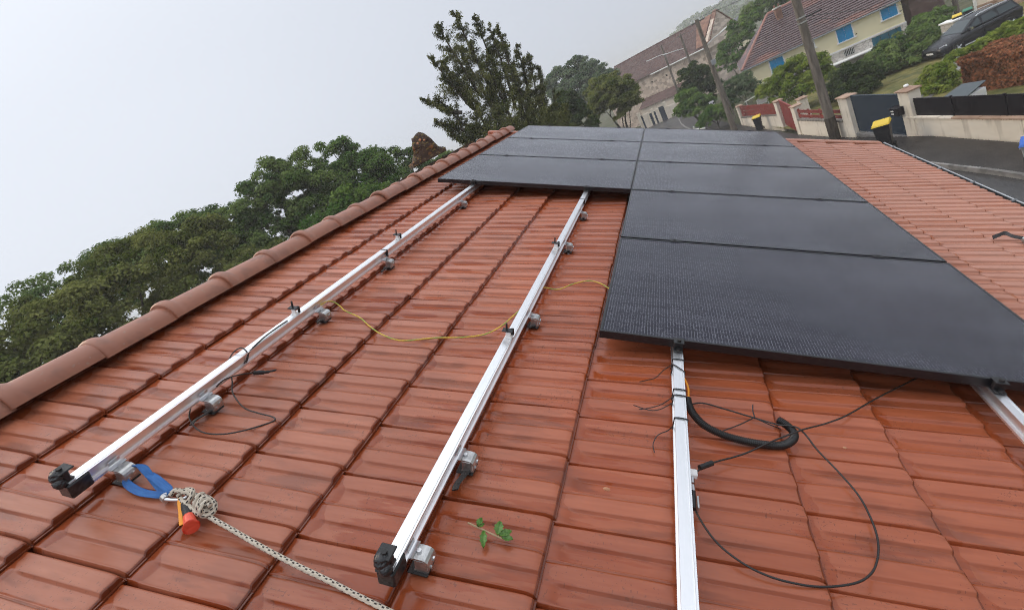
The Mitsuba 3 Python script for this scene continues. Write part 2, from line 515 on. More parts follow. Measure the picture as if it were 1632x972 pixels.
solo('garden_lawn', ribbon([f + np.array([0.15, -0.35, 0]) for f in front[:8]], garden, -0.01), 'm_grass', 'yellowish green lawn sloping up behind the gate', kind='structure', smooth=True)
pa = [np.r_[P2(15.6, 24.0), 0], np.r_[P2(17.6, 29), 0], np.r_[P2(19.4, 34), 0], np.r_[P2(20.4, 40), 0], np.r_[P2(22.5, 46), 0]]
pb = [np.r_[P2(17.0, 22.9), 0], np.r_[P2(19.0, 28.4), 0], np.r_[P2(21.2, 33.5), 0], np.r_[P2(24.5, 38.5), 0], np.r_[P2(28.5, 43.0), 0]]
solo('garden_drive', ribbon(pa, pb, 0.012), 'm_kerb', 'grey gravel drive climbing from the gate to the car', kind='structure', smooth=True)


def hill_z(x, y):
    a = np.degrees(np.arctan2(-(y + 0.59), x + 1.77)); d = np.hypot(x + 1.77, y + 0.59)
    rise = 1 / (1 + np.exp(-(d - 400) / 38)) * 17.5
    side = 1 / (1 + np.exp(-(a - 0.6) / 0.7))
    nz = meshkit.fbm(np.stack([x * 0.012, y * 0.012, x * 0], -1), 3)
    return -10.5 + rise * side * (0.92 + 0.16 * nz)


solo('hill', sheet(np.linspace(260, 900, 60), np.linspace(-560, 120, 60), hill_z), 'm_hill', 'low misty wooded hill behind the houses', kind='structure', smooth=True)

# ------------------------------------------------------------------ leaves and trees
LEAF = {'broad': [(0.075, 0.128, 0.034), (0.185, 0.25, 0.075)], 'olive': [(0.10, 0.125, 0.030), (0.225, 0.24, 0.075)], 'dark': [(0.036, 0.058, 0.022), (0.080, 0.108, 0.038)],
        'conifer': [(0.060, 0.074, 0.026), (0.195, 0.20, 0.068)], 'bright': [(0.13, 0.19, 0.030), (0.27, 0.32, 0.065)], 'red': [(0.14, 0.080, 0.040), (0.50, 0.21, 0.115)],
        'mid': [(0.072, 0.14, 0.030), (0.16, 0.24, 0.060)], 'grey': [(0.075, 0.12, 0.055), (0.16, 0.205, 0.11)]}


def leaf_mesh(P, N, size, rng, pal, elong=1.7, tone=None, T0=None):
    n = len(P)
    N = N / (np.linalg.norm(N, axis=1, keepdims=True) + 1e-9)
    t = rng.normal(size=(n, 3)) if T0 is None else T0 + 0.35 * rng.normal(size=(n, 3))
    t -= N * (t * N).sum(1, keepdims=True); t /= np.linalg.norm(t, axis=1, keepdims=True) + 1e-9
    b = np.cross(N, t)
    L = size * rng.uniform(0.6, 1.25, (n, 1)); Wd = L / elong
    v = np.stack([P - t * L * 0.5, P + b * Wd * 0.5 + N * L * 0.06, P + t * L * 0.5, P - b * Wd * 0.5 + N * L * 0.06], 1)
    i = np.arange(n)[:, None] * 4
    f = np.vstack([i + [0, 1, 3], i + [1, 2, 3]])
    a, c = np.array(LEAF[pal])
    w = rng.uniform(0, 1, (n, 1)) if tone is None else np.clip(tone[:, None] + rng.normal(0, 0.22, (n, 1)), -0.3, 1.3)
    col = np.clip((a + (c - a) * w) * rng.uniform(0.85, 1.15, (n, 1)), 0.005, 1)
    return trimesh.Trimesh(v.reshape(-1, 3), f, process=False), np.repeat(col, 4, 0)


def crown_points(lobes, clumps, clump_r, n, rng, flat=1.0):
    """Leaf positions, normals and tones: leaves sit on clumps, clumps on and in the lobes (centre, radii)."""
    lob = [(np.asarray(c, float), np.asarray(r, float)) for c, r in lobes]
    wt = np.array([r.prod() ** (2 / 3) for _, r in lob]); wt /= wt.sum()
    C, R, tone = [], [], []
    for _ in range(clumps):
        c, r = lob[rng.choice(len(lob), p=wt)]
        d = rng.normal(size=3); d /= np.linalg.norm(d); d[2] = d[2] if d[2] > -0.4 else -d[2]
        C.append(c + d * r * rng.uniform(0.45, 1.0) ** 0.6); R.append(clump_r * rng.uniform(0.55, 1.25)); tone.append(rng.uniform(-0.1, 1.1))
    C, R, tone = np.array(C), np.array(R), np.array(tone)
    k = rng.choice(clumps, n, p=R**2 / (R**2).sum())
    d = rng.normal(size=(n, 3)); d /= np.linalg.norm(d, axis=1, keepdims=True)
    d[:, 2] = np.where(d[:, 2] < -0.35, -d[:, 2], d[:, 2])
    P = C[k] + d * R[k, None] * rng.uniform(0.55, 1.12, (n, 1)) * np.array([1, 1, 0.78 * flat])
    N = d * 1.1 + 0.42 * rng.normal(size=(n, 3)) + np.array([0, 0, 0.45])
    return P, N, tone[k]


def limb(a, b, r0, r1, rng, bend=0.08, n=6):
    t = np.linspace(0, 1, n)[:, None]
    L = np.linalg.norm(np.subtract(b, a))
    p = np.asarray(a) * (1 - t) + np.asarray(b) * t + np.cumsum(rng.normal(0, bend * L / n, (n, 3)), 0) * np.sin(np.pi * t)
    return tube(p, np.linspace(r0, r1, n), 7)


def tree(name, label, category, base, lobes, pal, seed, leaf, n, clumps, clump_r, trunk_r=0.2, group=None, elong=1.7, bark='m_bark', crown='crown'):
    if category == 'shrub' or name == 'background_tree':
        lobes = [(c, tuple(q * 1.22 for q in r)) for c, r in lobes]
        c0 = np.mean([c for c, _ in lobes], 0); r0 = np.array([r for _, r in lobes])
        lobes.append(((c0[0], c0[1], c0[2] - 0.35 * r0[:, 2].max()), tuple(r0.max(0) * 1.15)))
        clumps = int(clumps * 1.7); n = int(n * 1.6)
    rng = np.random.default_rng(seed)
    k = thing(name, label, category, group)
    ms = []
    cs = np.array([c for c, _ in lobes]); mid = cs.mean(0)
    fork = np.array([base[0] * 0.6 + mid[0] * 0.4, base[1] * 0.6 + mid[1] * 0.4, base[2] + 0.55 * (cs[:, 2].min() - base[2])])
    ms.append(limb(base, fork, trunk_r, trunk_r * 0.72, rng))
    for c, r in lobes:
        ms.append(limb(fork, np.asarray(c) + [0, 0, 0.3 * r[2]], trunk_r * 0.6, trunk_r * 0.12, rng, 0.2))
    part(k, 'trunk', cat(ms), bark, smooth=True)
    P, N, tone = crown_points(lobes, clumps, clump_r, n, rng)
    m, c = leaf_mesh(P, N, leaf, rng, pal, elong, tone)
    part(k, crown, m, 'm_leaf', color=c)
    return k


def lob(az, el, D, rw, rh, rd=None):
    """An ellipsoidal lobe of a crown seen in direction az, el at distance D, in metres."""
    p = at(az, D, EYE[2] + D * math.tan(math.radians(el)))
    return (p, (rd or rw, rw, rh))


def gb(az, D):
    p = at(az, D); p[2] -= 0.25
    return p


# left of the ridge
tree('leafy_tree', 'wide olive green tree at the far left, spreading just behind the near ridge tiles', 'tree', gb(-60, 27), [lob(-57, 3.8, 27, 3.0, 1.4), lob(-64, 2.2, 25, 2.4, 1.6), lob(-52.5, 3.3, 29, 2.2, 1.5), lob(-60, 0.0, 26, 3.2, 1.6), lob(-70, 1.2, 25, 2.4, 1.7), lob(-53, -0.3, 27, 3.2, 1.6), lob(-66, -0.6, 24.5, 2.8, 1.6), lob(-59, -2.0, 25.5, 3.0, 1.5), lob(-72, -0.2, 24, 2.6, 1.6), lob(-49, -1.5, 27, 2.4, 1.4)], 'olive', 11, 0.165, 76000, 360, 0.52)
tree('leafy_tree', 'darker green tree rising behind the wide olive tree at the left', 'tree', gb(-60, 38), [lob(-62.5, 5.4, 37, 2.1, 1.3), lob(-58, 5.3, 38, 2.3, 1.4), lob(-66.5, 3.9, 36, 2.3, 1.6), lob(-55, 4.7, 39, 2.2, 1.4), lob(-71, 3.0, 35, 2.5, 1.8), lob(-62, 2.4, 37, 3.4, 1.8)], 'broad', 12, 0.18, 38000, 200, 0.58)
tree('leafy_tree', 'broad tree with a rounded top between the olive tree and the tall tree', 'tree', gb(-51, 34), [lob(-52, 4.9, 34, 2.3, 1.3), lob(-49, 3.6, 33, 2.0, 1.5), lob(-54.5, 4.6, 35, 1.8, 1.3), lob(-48, 0.9, 32, 2.3, 1.9), lob(-51, 1.8, 33, 2.7, 1.7)], 'broad', 13, 0.18, 36000, 180, 0.55)
tree('leafy_tree', 'tall full tree standing highest behind the middle of the ridge', 'tree', gb(-42, 33), [lob(-42.3, 5.9, 33, 1.7, 1.3), lob(-39.7, 5.4, 33, 1.4, 1.4), lob(-44.6, 4.3, 32, 1.6, 1.5), lob(-41.5, 3.0, 32, 2.5, 2.2), lob(-44.0, 1.8, 32, 1.9, 1.9), lob(-39.0, 2.6, 32, 1.6, 1.9), lob(-45.4, 1.2, 32, 1.7, 1.5), lob(-40.5, 0.4, 32, 2.4, 1.7)], 'broad', 14, 0.17, 48000, 200, 0.52)
tree('leafy_tree', 'tree with an uneven double top right of the tall full tree', 'tree', gb(-35, 36), [lob(-35.7, 5.5, 36, 1.25, 1.15), lob(-33.6, 4.2, 36, 1.15, 1.2), lob(-37, 3.5, 35, 1.3, 1.3), lob(-34.2, 2.0, 35, 1.8, 1.8), lob(-36.3, 2.2, 35, 1.6, 1.8), lob(-32.2, 2.4, 35, 1.0, 1.2), lob(-37.5, 0.7, 35, 1.7, 1.4), lob(-32.5, 0.9, 35, 1.4, 1.2)], 'mid', 15, 0.18, 36000, 180, 0.48)
tree('leafy_tree', 'small tree just left of the mossy ridge vent', 'tree', gb(-29.7, 40), [lob(-30.3, 2.4, 40, 0.95, 0.8), lob(-28.9, 1.8, 40, 0.9, 0.8), lob(-29.5, 0.3, 40, 1.4, 1.0), lob(-26.5, -0.2, 40, 1.6, 0.8)], 'broad', 16, 0.22, 7000, 60, 0.45)
tree('leafy_tree', 'low bright green tree close behind the ridge under the tall tree', 'tree', gb(-38, 26), [lob(-37.5, -0.2, 25, 1.5, 1.0), lob(-40.5, -1.0, 25, 1.3, 0.9), lob(-34.6, -0.6, 26, 1.4, 0.9)], 'mid', 17, 0.2, 7000, 60, 0.45)
# right of the conifer, beyond the end of the roof
tree('leafy_tree', 'pale misty tree behind the dark conifer, left of the long barn', 'tree', gb(-9, 78), [lob(-11.8, 0.6, 78, 1.6, 1.8), lob(-9.0, -1.4, 77, 3.0, 1.8), lob(-9.3, 0.9, 77.5, 2.6, 1.9), lob(-7.6, 0.5, 77.5, 2.0, 1.8), lob(-6.2, -0.6, 77, 1.5, 1.8), lob(-10.6, 1.9, 78, 1.9, 1.5), lob(-8.3, 1.9, 79, 2.1, 1.6), lob(-6.6, 0.9, 77, 1.5, 1.5), lob(-9.5, 0.0, 76, 2.6, 1.8), lob(-7.2, -0.6, 76, 2.2, 1.6)], 'grey', 18, 0.36, 26000, 220, 0.72, 0.3)
tree('leafy_tree', 'round clipped tree with a dense domed crown beside the street', 'tree', gb(-6.4, 47), [lob(-6.5, -2.3, 47, 2.3, 2.2), lob(-7.6, -2.9, 46.6, 1.3, 1.4), lob(-5.2, -2.9, 46.6, 1.35, 1.4), lob(-6.4, -2.4, 45.8, 1.9, 1.7), lob(-4.9, -3.9, 46, 0.9, 0.8), lob(-5.9, -4.4, 46, 0.9, 0.7)], 'olive', 19, 0.17, 48000, 330, 0.36, 0.13)
tree('leafy_tree', 'dark shrubby tree between the conifer and the round clipped tree', 'tree', gb(-10, 38), [lob(-11.2, -0.9, 38, 0.9, 1.0), lob(-10.1, -2.2, 38, 0.8, 1.0), lob(-12.0, -1.6, 37, 0.9, 1.4), lob(-9.6, -4.4, 37, 0.8, 0.8), lob(-10.9, -4.0, 37, 1.3, 1.2)], 'dark', 20, 0.17, 20000, 120, 0.42, 0.14)


def conifer():
    rng = np.random.default_rng(31)
    D = 26.0
    k = thing('conifer', 'tall dark conifer with many upright pointed tips behind the far end of the ridge', 'tree')
    base = gb(-17.5, D)
    # tips of the leaders: (bearing, elevation, distance, lowest elevation of its foliage, spread in metres)
    tips = [(-17.6, 12.7, 26, 5.0, 0.55), (-19.7, 12.3, 25.6, 5.5, 0.75), (-21.8, 9.9, 25.2, 4.5, 0.62), (-15.9, 11.2, 26.5, 4.0, 0.60), (-14.9, 9.9, 26.2, 3.0, 0.55), (-14.2, 9.5, 25.5, 2.0, 0.50), (-13.1, 7.2, 26, 0.5, 0.45),
            (-12.5, 5.7, 26, -1.0, 0.42), (-12.1, 4.2, 26.5, -2.0, 0.40), (-18.6, 9.5, 27, 1.0, 0.85), (-20.4, 6.8, 25, 0.0, 0.9), (-16.8, 7.6, 25, -1.0, 0.95), (-14.6, 5.3, 25, -2.0, 0.8), (-22.9, 5.4, 25.5, 1.5, 0.6),
            (-18.0, 4.2, 24.6, -2.5, 1.2), (-15.2, 2.2, 24.5, -3.0, 1.0), (-20.6, 2.8, 25, -2.0, 1.0), (-13.0, 1.5, 25.5, -3.5, 0.7), (-11.6, 1.6, 26.5, -4.0, 0.5), (-11.0, -0.6, 26.5, -4.5, 0.5), (-24.6, 6.9, 25.2, 5.2, 0.40), (-24.5, 4.4, 25.2, 3.2, 0.42), (-23.6, 2.4, 25.2, 1.0, 0.45), (-20.9, 9.2, 25.4, 5.0, 0.55), (-17.0, 0.8, 24, -4, 1.3), (-14.0, 0.2, 24.2, -4.5, 1.1), (-19.4, 0.9, 24.4, -3, 1.1), (-12.4, -0.8, 25, -4.5, 0.8), (-21.6, 2.2, 25, -1.5, 0.8)]
    wood, P, N, tone, T0 = [], [], [], [], []
    wood.append(limb(base, at(-17.5, D, -1.5), 0.34, 0.26, rng))
    for az, el, d, lo, sp in tips:
        tip = at(az, d, EYE[2] + d * math.tan(math.radians(el)))
        foot = at(az * 0.55 - 17.5 * 0.45, d, EYE[2] + d * math.tan(math.radians(lo - 1.5)))
        t = np.linspace(0, 1, 9)[:, None]
        axis = foot * (1 - t) + tip * t
        axis[:, :2] += ((tip - foot)[:2]) * (np.sqrt(t) - t) * 0.5
        wood.append(tube(axis, np.linspace(0.10, 0.012, 9), 6))
        H = np.linalg.norm(tip - foot)
        nb = int(19 * H / 3 + 12)
        for q in range(nb):
            u = rng.uniform(0.12, 1.0) ** 0.8
            c = axis[min(8, int(u * 8))] * (1 - (u * 8) % 1) + axis[min(8, int(u * 8) + 1)] * ((u * 8) % 1)
            r = 1.75 * sp * (1.03 - u) ** 0.75 * rng.uniform(0.30, 1.3) + 0.04
            a = rng.uniform(0, 2 * np.pi)
            dr_ = np.array([math.cos(a), math.sin(a), rng.uniform(-0.15, 0.55)])
            end = c + dr_ * r
            m = int(30 + 150 * r)
            s = rng.uniform(0.1, 1, m)[:, None]
            p = c + (end - c) * s + np.array([0, 0, 0.35 * r]) * s**2 + rng.normal(0, 0.035 + 0.06 * r, (m, 3)) * (0.5 + s * 0.5)
            p[:, 2] -= rng.exponential(0.05, m)
            P.append(p); tone.append(np.full(m, rng.uniform(0, 1)))
            N.append(rng.normal(size=(m, 3)) * 0.8 + dr_ * 0.3 + [0, 0, 0.7]); T0.append(np.tile(dr_ * 0.7 + [0, 0, -0.55], (m, 1)))
    part(k, 'trunk', cat(wood), 'm_bark', smooth=True)
    m, c = leaf_mesh(np.vstack(P), np.vstack(N), 0.125, rng, 'conifer', 2.6, np.concatenate(tone), np.vstack(T0))
    part(k, 'crown', m, 'm_leaf', color=c)


conifer()
# along the street on the right
tree('garden_shrub', 'dense dark green shrub at the bend of the street, upper of two', 'shrub', gb(1.6, 56), [lob(1.6, -4.0, 56, 1.35, 1.2), lob(2.5, -4.9, 55, 1.0, 1.1), lob(0.6, -5.6, 56, 1.1, 1.1), lob(1.6, -6.4, 55, 1.6, 1.2)], 'dark', 41, 0.24, 7000, 70, 0.45, 0.1)
tree('garden_shrub', 'lighter green rounded shrub at the bend of the street, in front of the dark one', 'shrub', gb(0.7, 52), [lob(0.5, -6.0, 52, 0.95, 0.9), lob(-0.1, -6.7, 52, 0.8, 0.8), lob(1.5, -6.9, 51, 0.95, 0.8)], 'mid', 42, 0.2, 6500, 60, 0.38, 0.08)
tree('garden_shrub', 'low shrub beside the nearer concrete pole foot at the corner', 'shrub', gb(2.3, 47), [lob(2.2, -8.2, 47, 0.85, 0.55), lob(3.3, -8.4, 47, 0.6, 0.55), lob(1.4, -8.6, 47, 0.6, 0.45)], 'mid', 43, 0.18, 4500, 45, 0.32, 0.07)
tree('flowering_shrub', 'loose grey green shrub with pale blossom against the house corner', 'shrub', gb(5.4, 47), [lob(4.7, -6.6, 47, 0.75, 0.75), lob(5.9, -6.8, 47, 0.7, 0.8), lob(5.2, -7.9, 47, 1.1, 0.7)], 'grey', 44, 0.15, 5200, 70, 0.30, 0.06)
tree('flowering_shrub', 'large light green garden shrub in front of the cream house', 'shrub', gb(9.7, 40), [lob(9.9, -7.9, 40, 1.0, 0.85), lob(11.3, -8.0, 40, 0.75, 0.8), lob(8.2, -8.2, 40, 0.85, 0.75), lob(7.1, -8.9, 40, 0.6, 0.5), lob(10.0, -9.3, 40, 1.4, 0.7), lob(12.0, -9.2, 40, 0.5, 0.6)], 'bright', 45, 0.17, 12000, 110, 0.34, 0.08)
tree('garden_shrub', 'very dark evergreen shrub between the light green shrub and the lawn', 'shrub', gb(14, 37), [lob(13.6, -10.0, 37, 0.8, 0.75), lob(14.8, -10.4, 37, 0.7, 0.6), lob(12.7, -11.0, 36, 0.6, 0.7), lob(14, -11.3, 36.5, 1.1, 0.6)], 'dark', 46, 0.16, 8000, 80, 0.32, 0.08)
tree('garden_shrub', 'wide green bush below the house basement above the lawn', 'shrub', gb(17.5, 42), [lob(16.3, -9.3, 42, 1.0, 0.75), lob(17.9, -9.3, 42, 0.95, 0.75), lob(19.2, -9.6, 42, 0.75, 0.65), lob(17.5, -10.3, 41.5, 1.6, 0.7), lob(15.4, -10.2, 41, 0.7, 0.6)], 'broad', 47, 0.18, 11000, 110, 0.36, 0.08)
tree('garden_shrub', 'loose green bush right of the house corner behind the parked car', 'shrub', gb(19.8, 50), [lob(19.3, -8.3, 50, 0.7, 0.6), lob(20.3, -8.0, 51, 0.7, 0.5), lob(19.8, -9.0, 49, 0.9, 0.5)], 'mid', 48, 0.18, 5000, 50, 0.34, 0.07)
tree('garden_shrub', 'yellow green shrub in front of the parked car bonnet', 'shrub', gb(19.3, 30), [lob(19.4, -12.3, 30, 0.42, 0.36), lob(18.8, -13.1, 30, 0.33, 0.4), lob(20.1, -12.9, 29.5, 0.45, 0.5), lob(19.5, -13.8, 29, 0.5, 0.4)], 'bright', 49, 0.12, 6000, 70, 0.20, 0.04)
tree('garden_shrub', 'bright green shrub row between the car and the copper hedge', 'shrub', gb(22.6, 31), [lob(21.2, -11.9, 31, 0.45, 0.35), lob(22.3, -11.7, 31, 0.45, 0.36), lob(23.3, -11.5, 31, 0.45, 0.36), lob(24.3, -11.4, 31, 0.5, 0.4), lob(25.4, -11.3, 31, 0.5, 0.4)], 'bright', 50, 0.12, 7000, 90, 0.20, 0.04)
tree('background_tree', 'bushy tree with pale blossom left of the house roof', 'tree', gb(6.5, 68), [lob(6.6, -2.5, 68, 1.5, 1.5), lob(5.2, -3.3, 67, 1.0, 1.1), lob(7.9, -2.0, 70, 1.2, 1.0), lob(4.6, -4.6, 66, 1.0, 1.0), lob(6.0, -4.9, 66, 1.6, 1.0)], 'mid', 51, 0.3, 6500, 70, 0.55, 0.15)
tree('background_tree', 'green tree above the house ridge behind the chimney', 'tree', gb(9.5, 72), [lob(9.3, -1.5, 72, 1.4, 1.2), lob(10.6, -1.6, 72, 1.2, 1.0), lob(8.2, -1.3, 74, 1.2, 1.1), lob(12, -1.6, 73, 1.6, 1.2)], 'broad', 52, 0.3, 5500, 60, 0.55, 0.15)


def hedge():
    rng = np.random.default_rng(61)
    k = thing('copper_hedge', 'clipped rust red hedge standing behind the black fence', 'hedge')
    a, b = at(20.9, 26.6), at(30.5, 23.0)
    u = (b - a)[:2] / np.linalg.norm((b - a)[:2]); w = np.array([u[1], -u[0]])
    if w @ (EYE[:2] - a[:2]) > 0: w = -w
    L, dpt, z0, z1 = np.linalg.norm((b - a)[:2]), 1.5, a[2] - 0.2, -4.72
    n = 26000
    q = rng.uniform(0, 1, (n, 3)); face = rng.choice(4, n, p=[0.42, 0.38, 0.12, 0.08])
    x, y, z = q[:, 0] * L, q[:, 1] * dpt, z0 + q[:, 2] * (z1 - z0)
    y = np.where(face == 0, 0, y); z = np.where(face == 1, z1, z); x = np.where(face == 2, 0, x); y = np.where(face == 3, dpt, y)
    bump = meshkit.fbm(np.stack([x * 1.3, y * 1.3, z * 1.3], -1), 3) - 0.5
    N = np.where((face == 0)[:, None], [0, -1, 0.3], np.where((face == 1)[:, None], [0, 0, 1], np.where((face == 2)[:, None], [-1, 0, 0.3], [0, 1, 0.3])))
    off = bump * 0.55 - rng.exponential(0.07, n)
    p = np.stack([x, y, z], -1) + N * off[:, None]
    P = np.c_[a[0] + p[:, 0] * u[0] + p[:, 1] * w[0], a[1] + p[:, 0] * u[1] + p[:, 1] * w[1], p[:, 2]]
    NN = np.c_[N[:, 0] * u[0] + N[:, 1] * w[0], N[:, 0] * u[1] + N[:, 1] * w[1], N[:, 2]] + rng.normal(0, 0.55, (n, 3))
    m, c = leaf_mesh(P, NN, 0.125, rng, 'red', 1.6)
    part(k, 'foliage', m, 'm_leaf', color=c)
    st = [limb(np.r_[a[:2] + u * s + w * dpt * 0.5, z0 - 0.1], np.r_[a[:2] + u * (s + 0.2) + w * dpt * 0.5, z1 - 0.2], 0.03, 0.015, rng) for s in np.arange(0.4, L, 0.5)]
    part(k, 'stem', cat(st), 'm_bark')


hedge()


def forest():
    rng = np.random.default_rng(71)
    ms, cs = [], []
    for i in range(230):
        a = rng.uniform(1.0, 14); d = rng.uniform(290, 620)
        p = at(a, d, 0); p[2] = hill_z(p[0], p[1])
        r = rng.uniform(2.2, 5.0)
        P, N, tone = crown_points([((p + [0, 0, r * 0.5]), (r, r, r * 0.9)), ((p + [0.6 * r, -0.7 * r, r * 0.3]), (0.7 * r, 0.7 * r, r * 0.6))], 14, 0.8 * r * 0.5, 300, rng)
        m, c = leaf_mesh(P, N, 1.5, rng, 'broad', 1.5, tone); ms.append(m); cs.append(c)
    k = solo('wooded_hillside', cat(ms), 'm_leaf', 'grey green woodland fading into the mist on the hill', 'woodland', kind='stuff', color=np.vstack(cs))


forest()
# ------------------------------------------------------------------ the house we stand on: tiled roof
house = thing('tiled_house', 'house whose wet terracotta tiled roof carries the half finished solar array', 'house')
ROOF_K = house + '__roof'
R_S, W_T, L_T = -2.118, 0.2285, 0.3335
deck = []
for n0 in (-0.165,):
    a, b = rp(-6, R_S, n0), rp(5.80, R_S, n0)
    c, d = rp(5.80, 2.90, n0), rp(-6, 2.90, n0)
    deck.append(slab([a, b, c, d], [0, 0, -0.12]))
    yr = 2 * a[1]
    deck.append(slab([a, b, [5.80, yr - d[1], d[2]], [-6, yr - d[1], d[2]]], [0, 0, -0.12]))
    back = slab([a + [0, 0.02, 0.05], b + [0, 0.02, 0.05], [5.80, yr - d[1], d[2] + 0.06], [-6, yr - d[1], d[2] + 0.06]], [0, 0, -0.03])
scene[ROOF_K] = mikit.ply(cat(deck), 'm_batten')
part(ROOF_K, 'rear_slope', back, 'm_ridge')
yr = rp(0, R_S)[1]
ye = rp(0, 2.75)[1]
ze = rp(0, 2.75, -0.3)[2]
part(house, 'wall', cat([box([-6, ye, -6.2], [5.6, 2 * yr - ye, ze - 0.1]), slab([[5.3, ye, ze - 0.1], [5.3, 2 * yr - ye, ze - 0.1], [5.3, yr, ze - 0.1 + (yr - ye) * math.tan(PITCH)]], [0.3, 0, 0])]), 'm_cream_wall')

# one tile: two flats and two pans across, a scalloped nose with a straight lip below
PU = np.array([0, .014, .032, .055, .085, .222, .236, .252, .266, .44, .464, .478, .492, .504, .516, .535, .722, .736, .752, .766, .94, .966, .984, 1.0])
PZ = np.array([-17, -6.0, 1.0, 3.0, 0.6, 0.0, -2.6, -10.2, -11.6, -8.2, -4.4, 1.2, 2.0, -4.5, 2.2, 0, -0.4, -3.0, -10.4, -11.6, -8.2, -4.0, -3.0, -18]) * 1e-3
PANM = np.interp(PU, [0.2, 0.3, 0.43, 0.47, 0.475, 0.70, 0.80, 0.94, 0.975, 1], [0, 1, 1, 0, 0, 0, 1, 1, 0, 0])
VROW = np.array([-0.16, 0.03, 0.07, 0.11, 0.15, 0.21, 0.5, 0.84, 0.93, 0.975, 0.992])


def tile_arrays(k, j, rng, coarse=False):
    pu, pz, pm = (PU, PZ, PANM) if not coarse else (PU[[0, 2, 3, 5, 8, 9, 12, 13, 15, 16, 19, 20, 22, 23]], PZ[[0, 2, 3, 5, 8, 9, 12, 13, 15, 16, 19, 20, 22, 23]], PANM[[0, 2, 3, 5, 8, 9, 12, 13, 15, 16, 19, 20, 22, 23]])
    vr = VROW if not coarse else VROW[[0, 1, 4, 7, 9, 10]]
    s1 = -0.026 + L_T * j
    x1 = -0.802 + W_T * (k + 1) - 0.02 * (s1 - L_T / 2 + 1.35)
    dn, tl, tx, ds, dx = rng.normal(0, 0.0010), rng.normal(0, 0.0016), rng.normal(0, 0.0016), rng.normal(0, 0.0015), rng.normal(0, 0.0006)
    w = W_T - 0.0015
    X = x1 - pu * w + dx
    base = lambda v: -0.130 + 0.0140 * (2 * v - 1) + dn + tl * v
    arch = np.abs(np.sin(2 * np.pi * np.clip((pu - 0.0) / 1.0, 0, 1))) ** 0.6
    rows, uv = [], []
    for v in vr:
        hd = np.clip((v - 0.06) / 0.13, 0, 1) if v < 0.3 else 1.0
        corner = np.clip((v - 0.05 - 0.06 * (1 - pm)) / 0.10, 0, 1)
        z = pz * np.where(pz < 0, np.where(pm > 0, corner, 1.0), 1.0)
        e = np.clip((v - 0.90) / 0.1, 0, 1) ** 1.5
        z = z - e * 0.0125 * (1 - arch) - 0.0025 * np.clip((v - 0.965) / 0.027, 0, 1) ** 2
        rows.append(np.stack([X, np.full_like(X, s1 - L_T * (1 - v) + ds), base(v) + tx * (pu - 0.5) + z], 1)); uv.append(np.stack([k + 1 - pu, np.full_like(pu, j + v)], 1))
    top = rows[-1].copy(); top[:, 1] = s1 + ds; top[:, 2] -= 0.002
    nb = base(1.0) - 0.0255
    f0 = top.copy(); rows.append(top)
    f1 = np.stack([X, np.full_like(X, s1 + ds + 0.0005), np.minimum(np.full_like(X, nb + 0.0055), top[:, 2] - 0.001)], 1)
    f2 = f1.copy(); f2[:, 1] += 0.0045; f2[:, 2] -= 0.0006
    f3 = f2.copy(); f3[:, 2] = nb
    f4 = f3.copy(); f4[:, 1] -= 0.05; f4[:, 2] -= 0.001
    seq = [f0, f1, f1, f2, f2, f3, f3, f4]
    uv.append(np.stack([k + 1 - pu, np.full_like(pu, j + 0.998)], 1))
    for q in seq: uv.append(np.stack([k + 1 - pu, np.full_like(pu, j + 0.999)], 1))
    m, nu = len(rows), len(pu)
    V = np.vstack(rows + seq)
    F = []
    for r in list(range(m - 1)) + [m, m + 2, m + 4, m + 6]:
        i = r * nu + np.arange(nu - 1)
        F.append(np.stack([i, i + nu, i + nu + 1, i + 1], 1))
    F = np.vstack(F)
    F = np.vstack([F[:, [0, 1, 2]], F[:, [0, 2, 3]]])[:, ::-1]
    return rpa(V), F, np.vstack(uv)


PANELS = [(r * 1.154, 0.0) for r in range(5)] + [(r * 1.154, -1.6945) for r in range(2, 5)]


def hidden(x, s):
    return any(px + 0.12 < x < px + 1.1 and ps + 0.05 < s - 0.15 < ps + 1.62 for px, ps in PANELS)


jobs = []
for j in range(-5, 10):
    for k in range(-8, 29):
        x, s = -0.69 + W_T * k, -0.026 + L_T * j
        c = rp(x, s - 0.16, -0.13)
        f = CAM @ (c - EYE)
        out = f[2] < 0.25 or abs(f[0] / f[2]) > 1.35 or abs(f[1] / f[2]) > 0.85
        d = np.linalg.norm(c - EYE) / max(0.15, (ROOF[:, 2] @ (EYE - c)) / np.linalg.norm(c - EYE)) ** 0.5
        jobs.append((hidden(x, s), out, d, k, j))
jobs.sort()
lows = []
for i, (hid, out, d, k, j) in enumerate(jobs):
    rng = np.random.default_rng(9000 + 100 * (k + 20) + j + 20)
    near = i < 300
    V, F, UV = tile_arrays(k, j, rng, coarse=not near)
    if near:
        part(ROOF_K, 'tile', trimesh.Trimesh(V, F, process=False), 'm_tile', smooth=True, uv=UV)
    else:
        lows.append((V, F, UV))
at0, vs, fs, us = 0, [], [], []
for V, F, UV in lows:
    vs.append(V); fs.append(F + at0); us.append(UV); at0 += len(V)
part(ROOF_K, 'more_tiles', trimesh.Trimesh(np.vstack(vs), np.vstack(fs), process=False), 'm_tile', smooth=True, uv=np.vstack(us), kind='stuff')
# verge at the far gable, one piece per course
for j in range(-6, 10):
    s1 = -0.026 + L_T * j
    part(ROOF_K, 'verge_tile', rbox([5.815, s1 - L_T, -0.19], [5.935, s1 + 0.012, -0.112], 0.012), 'm_tile')

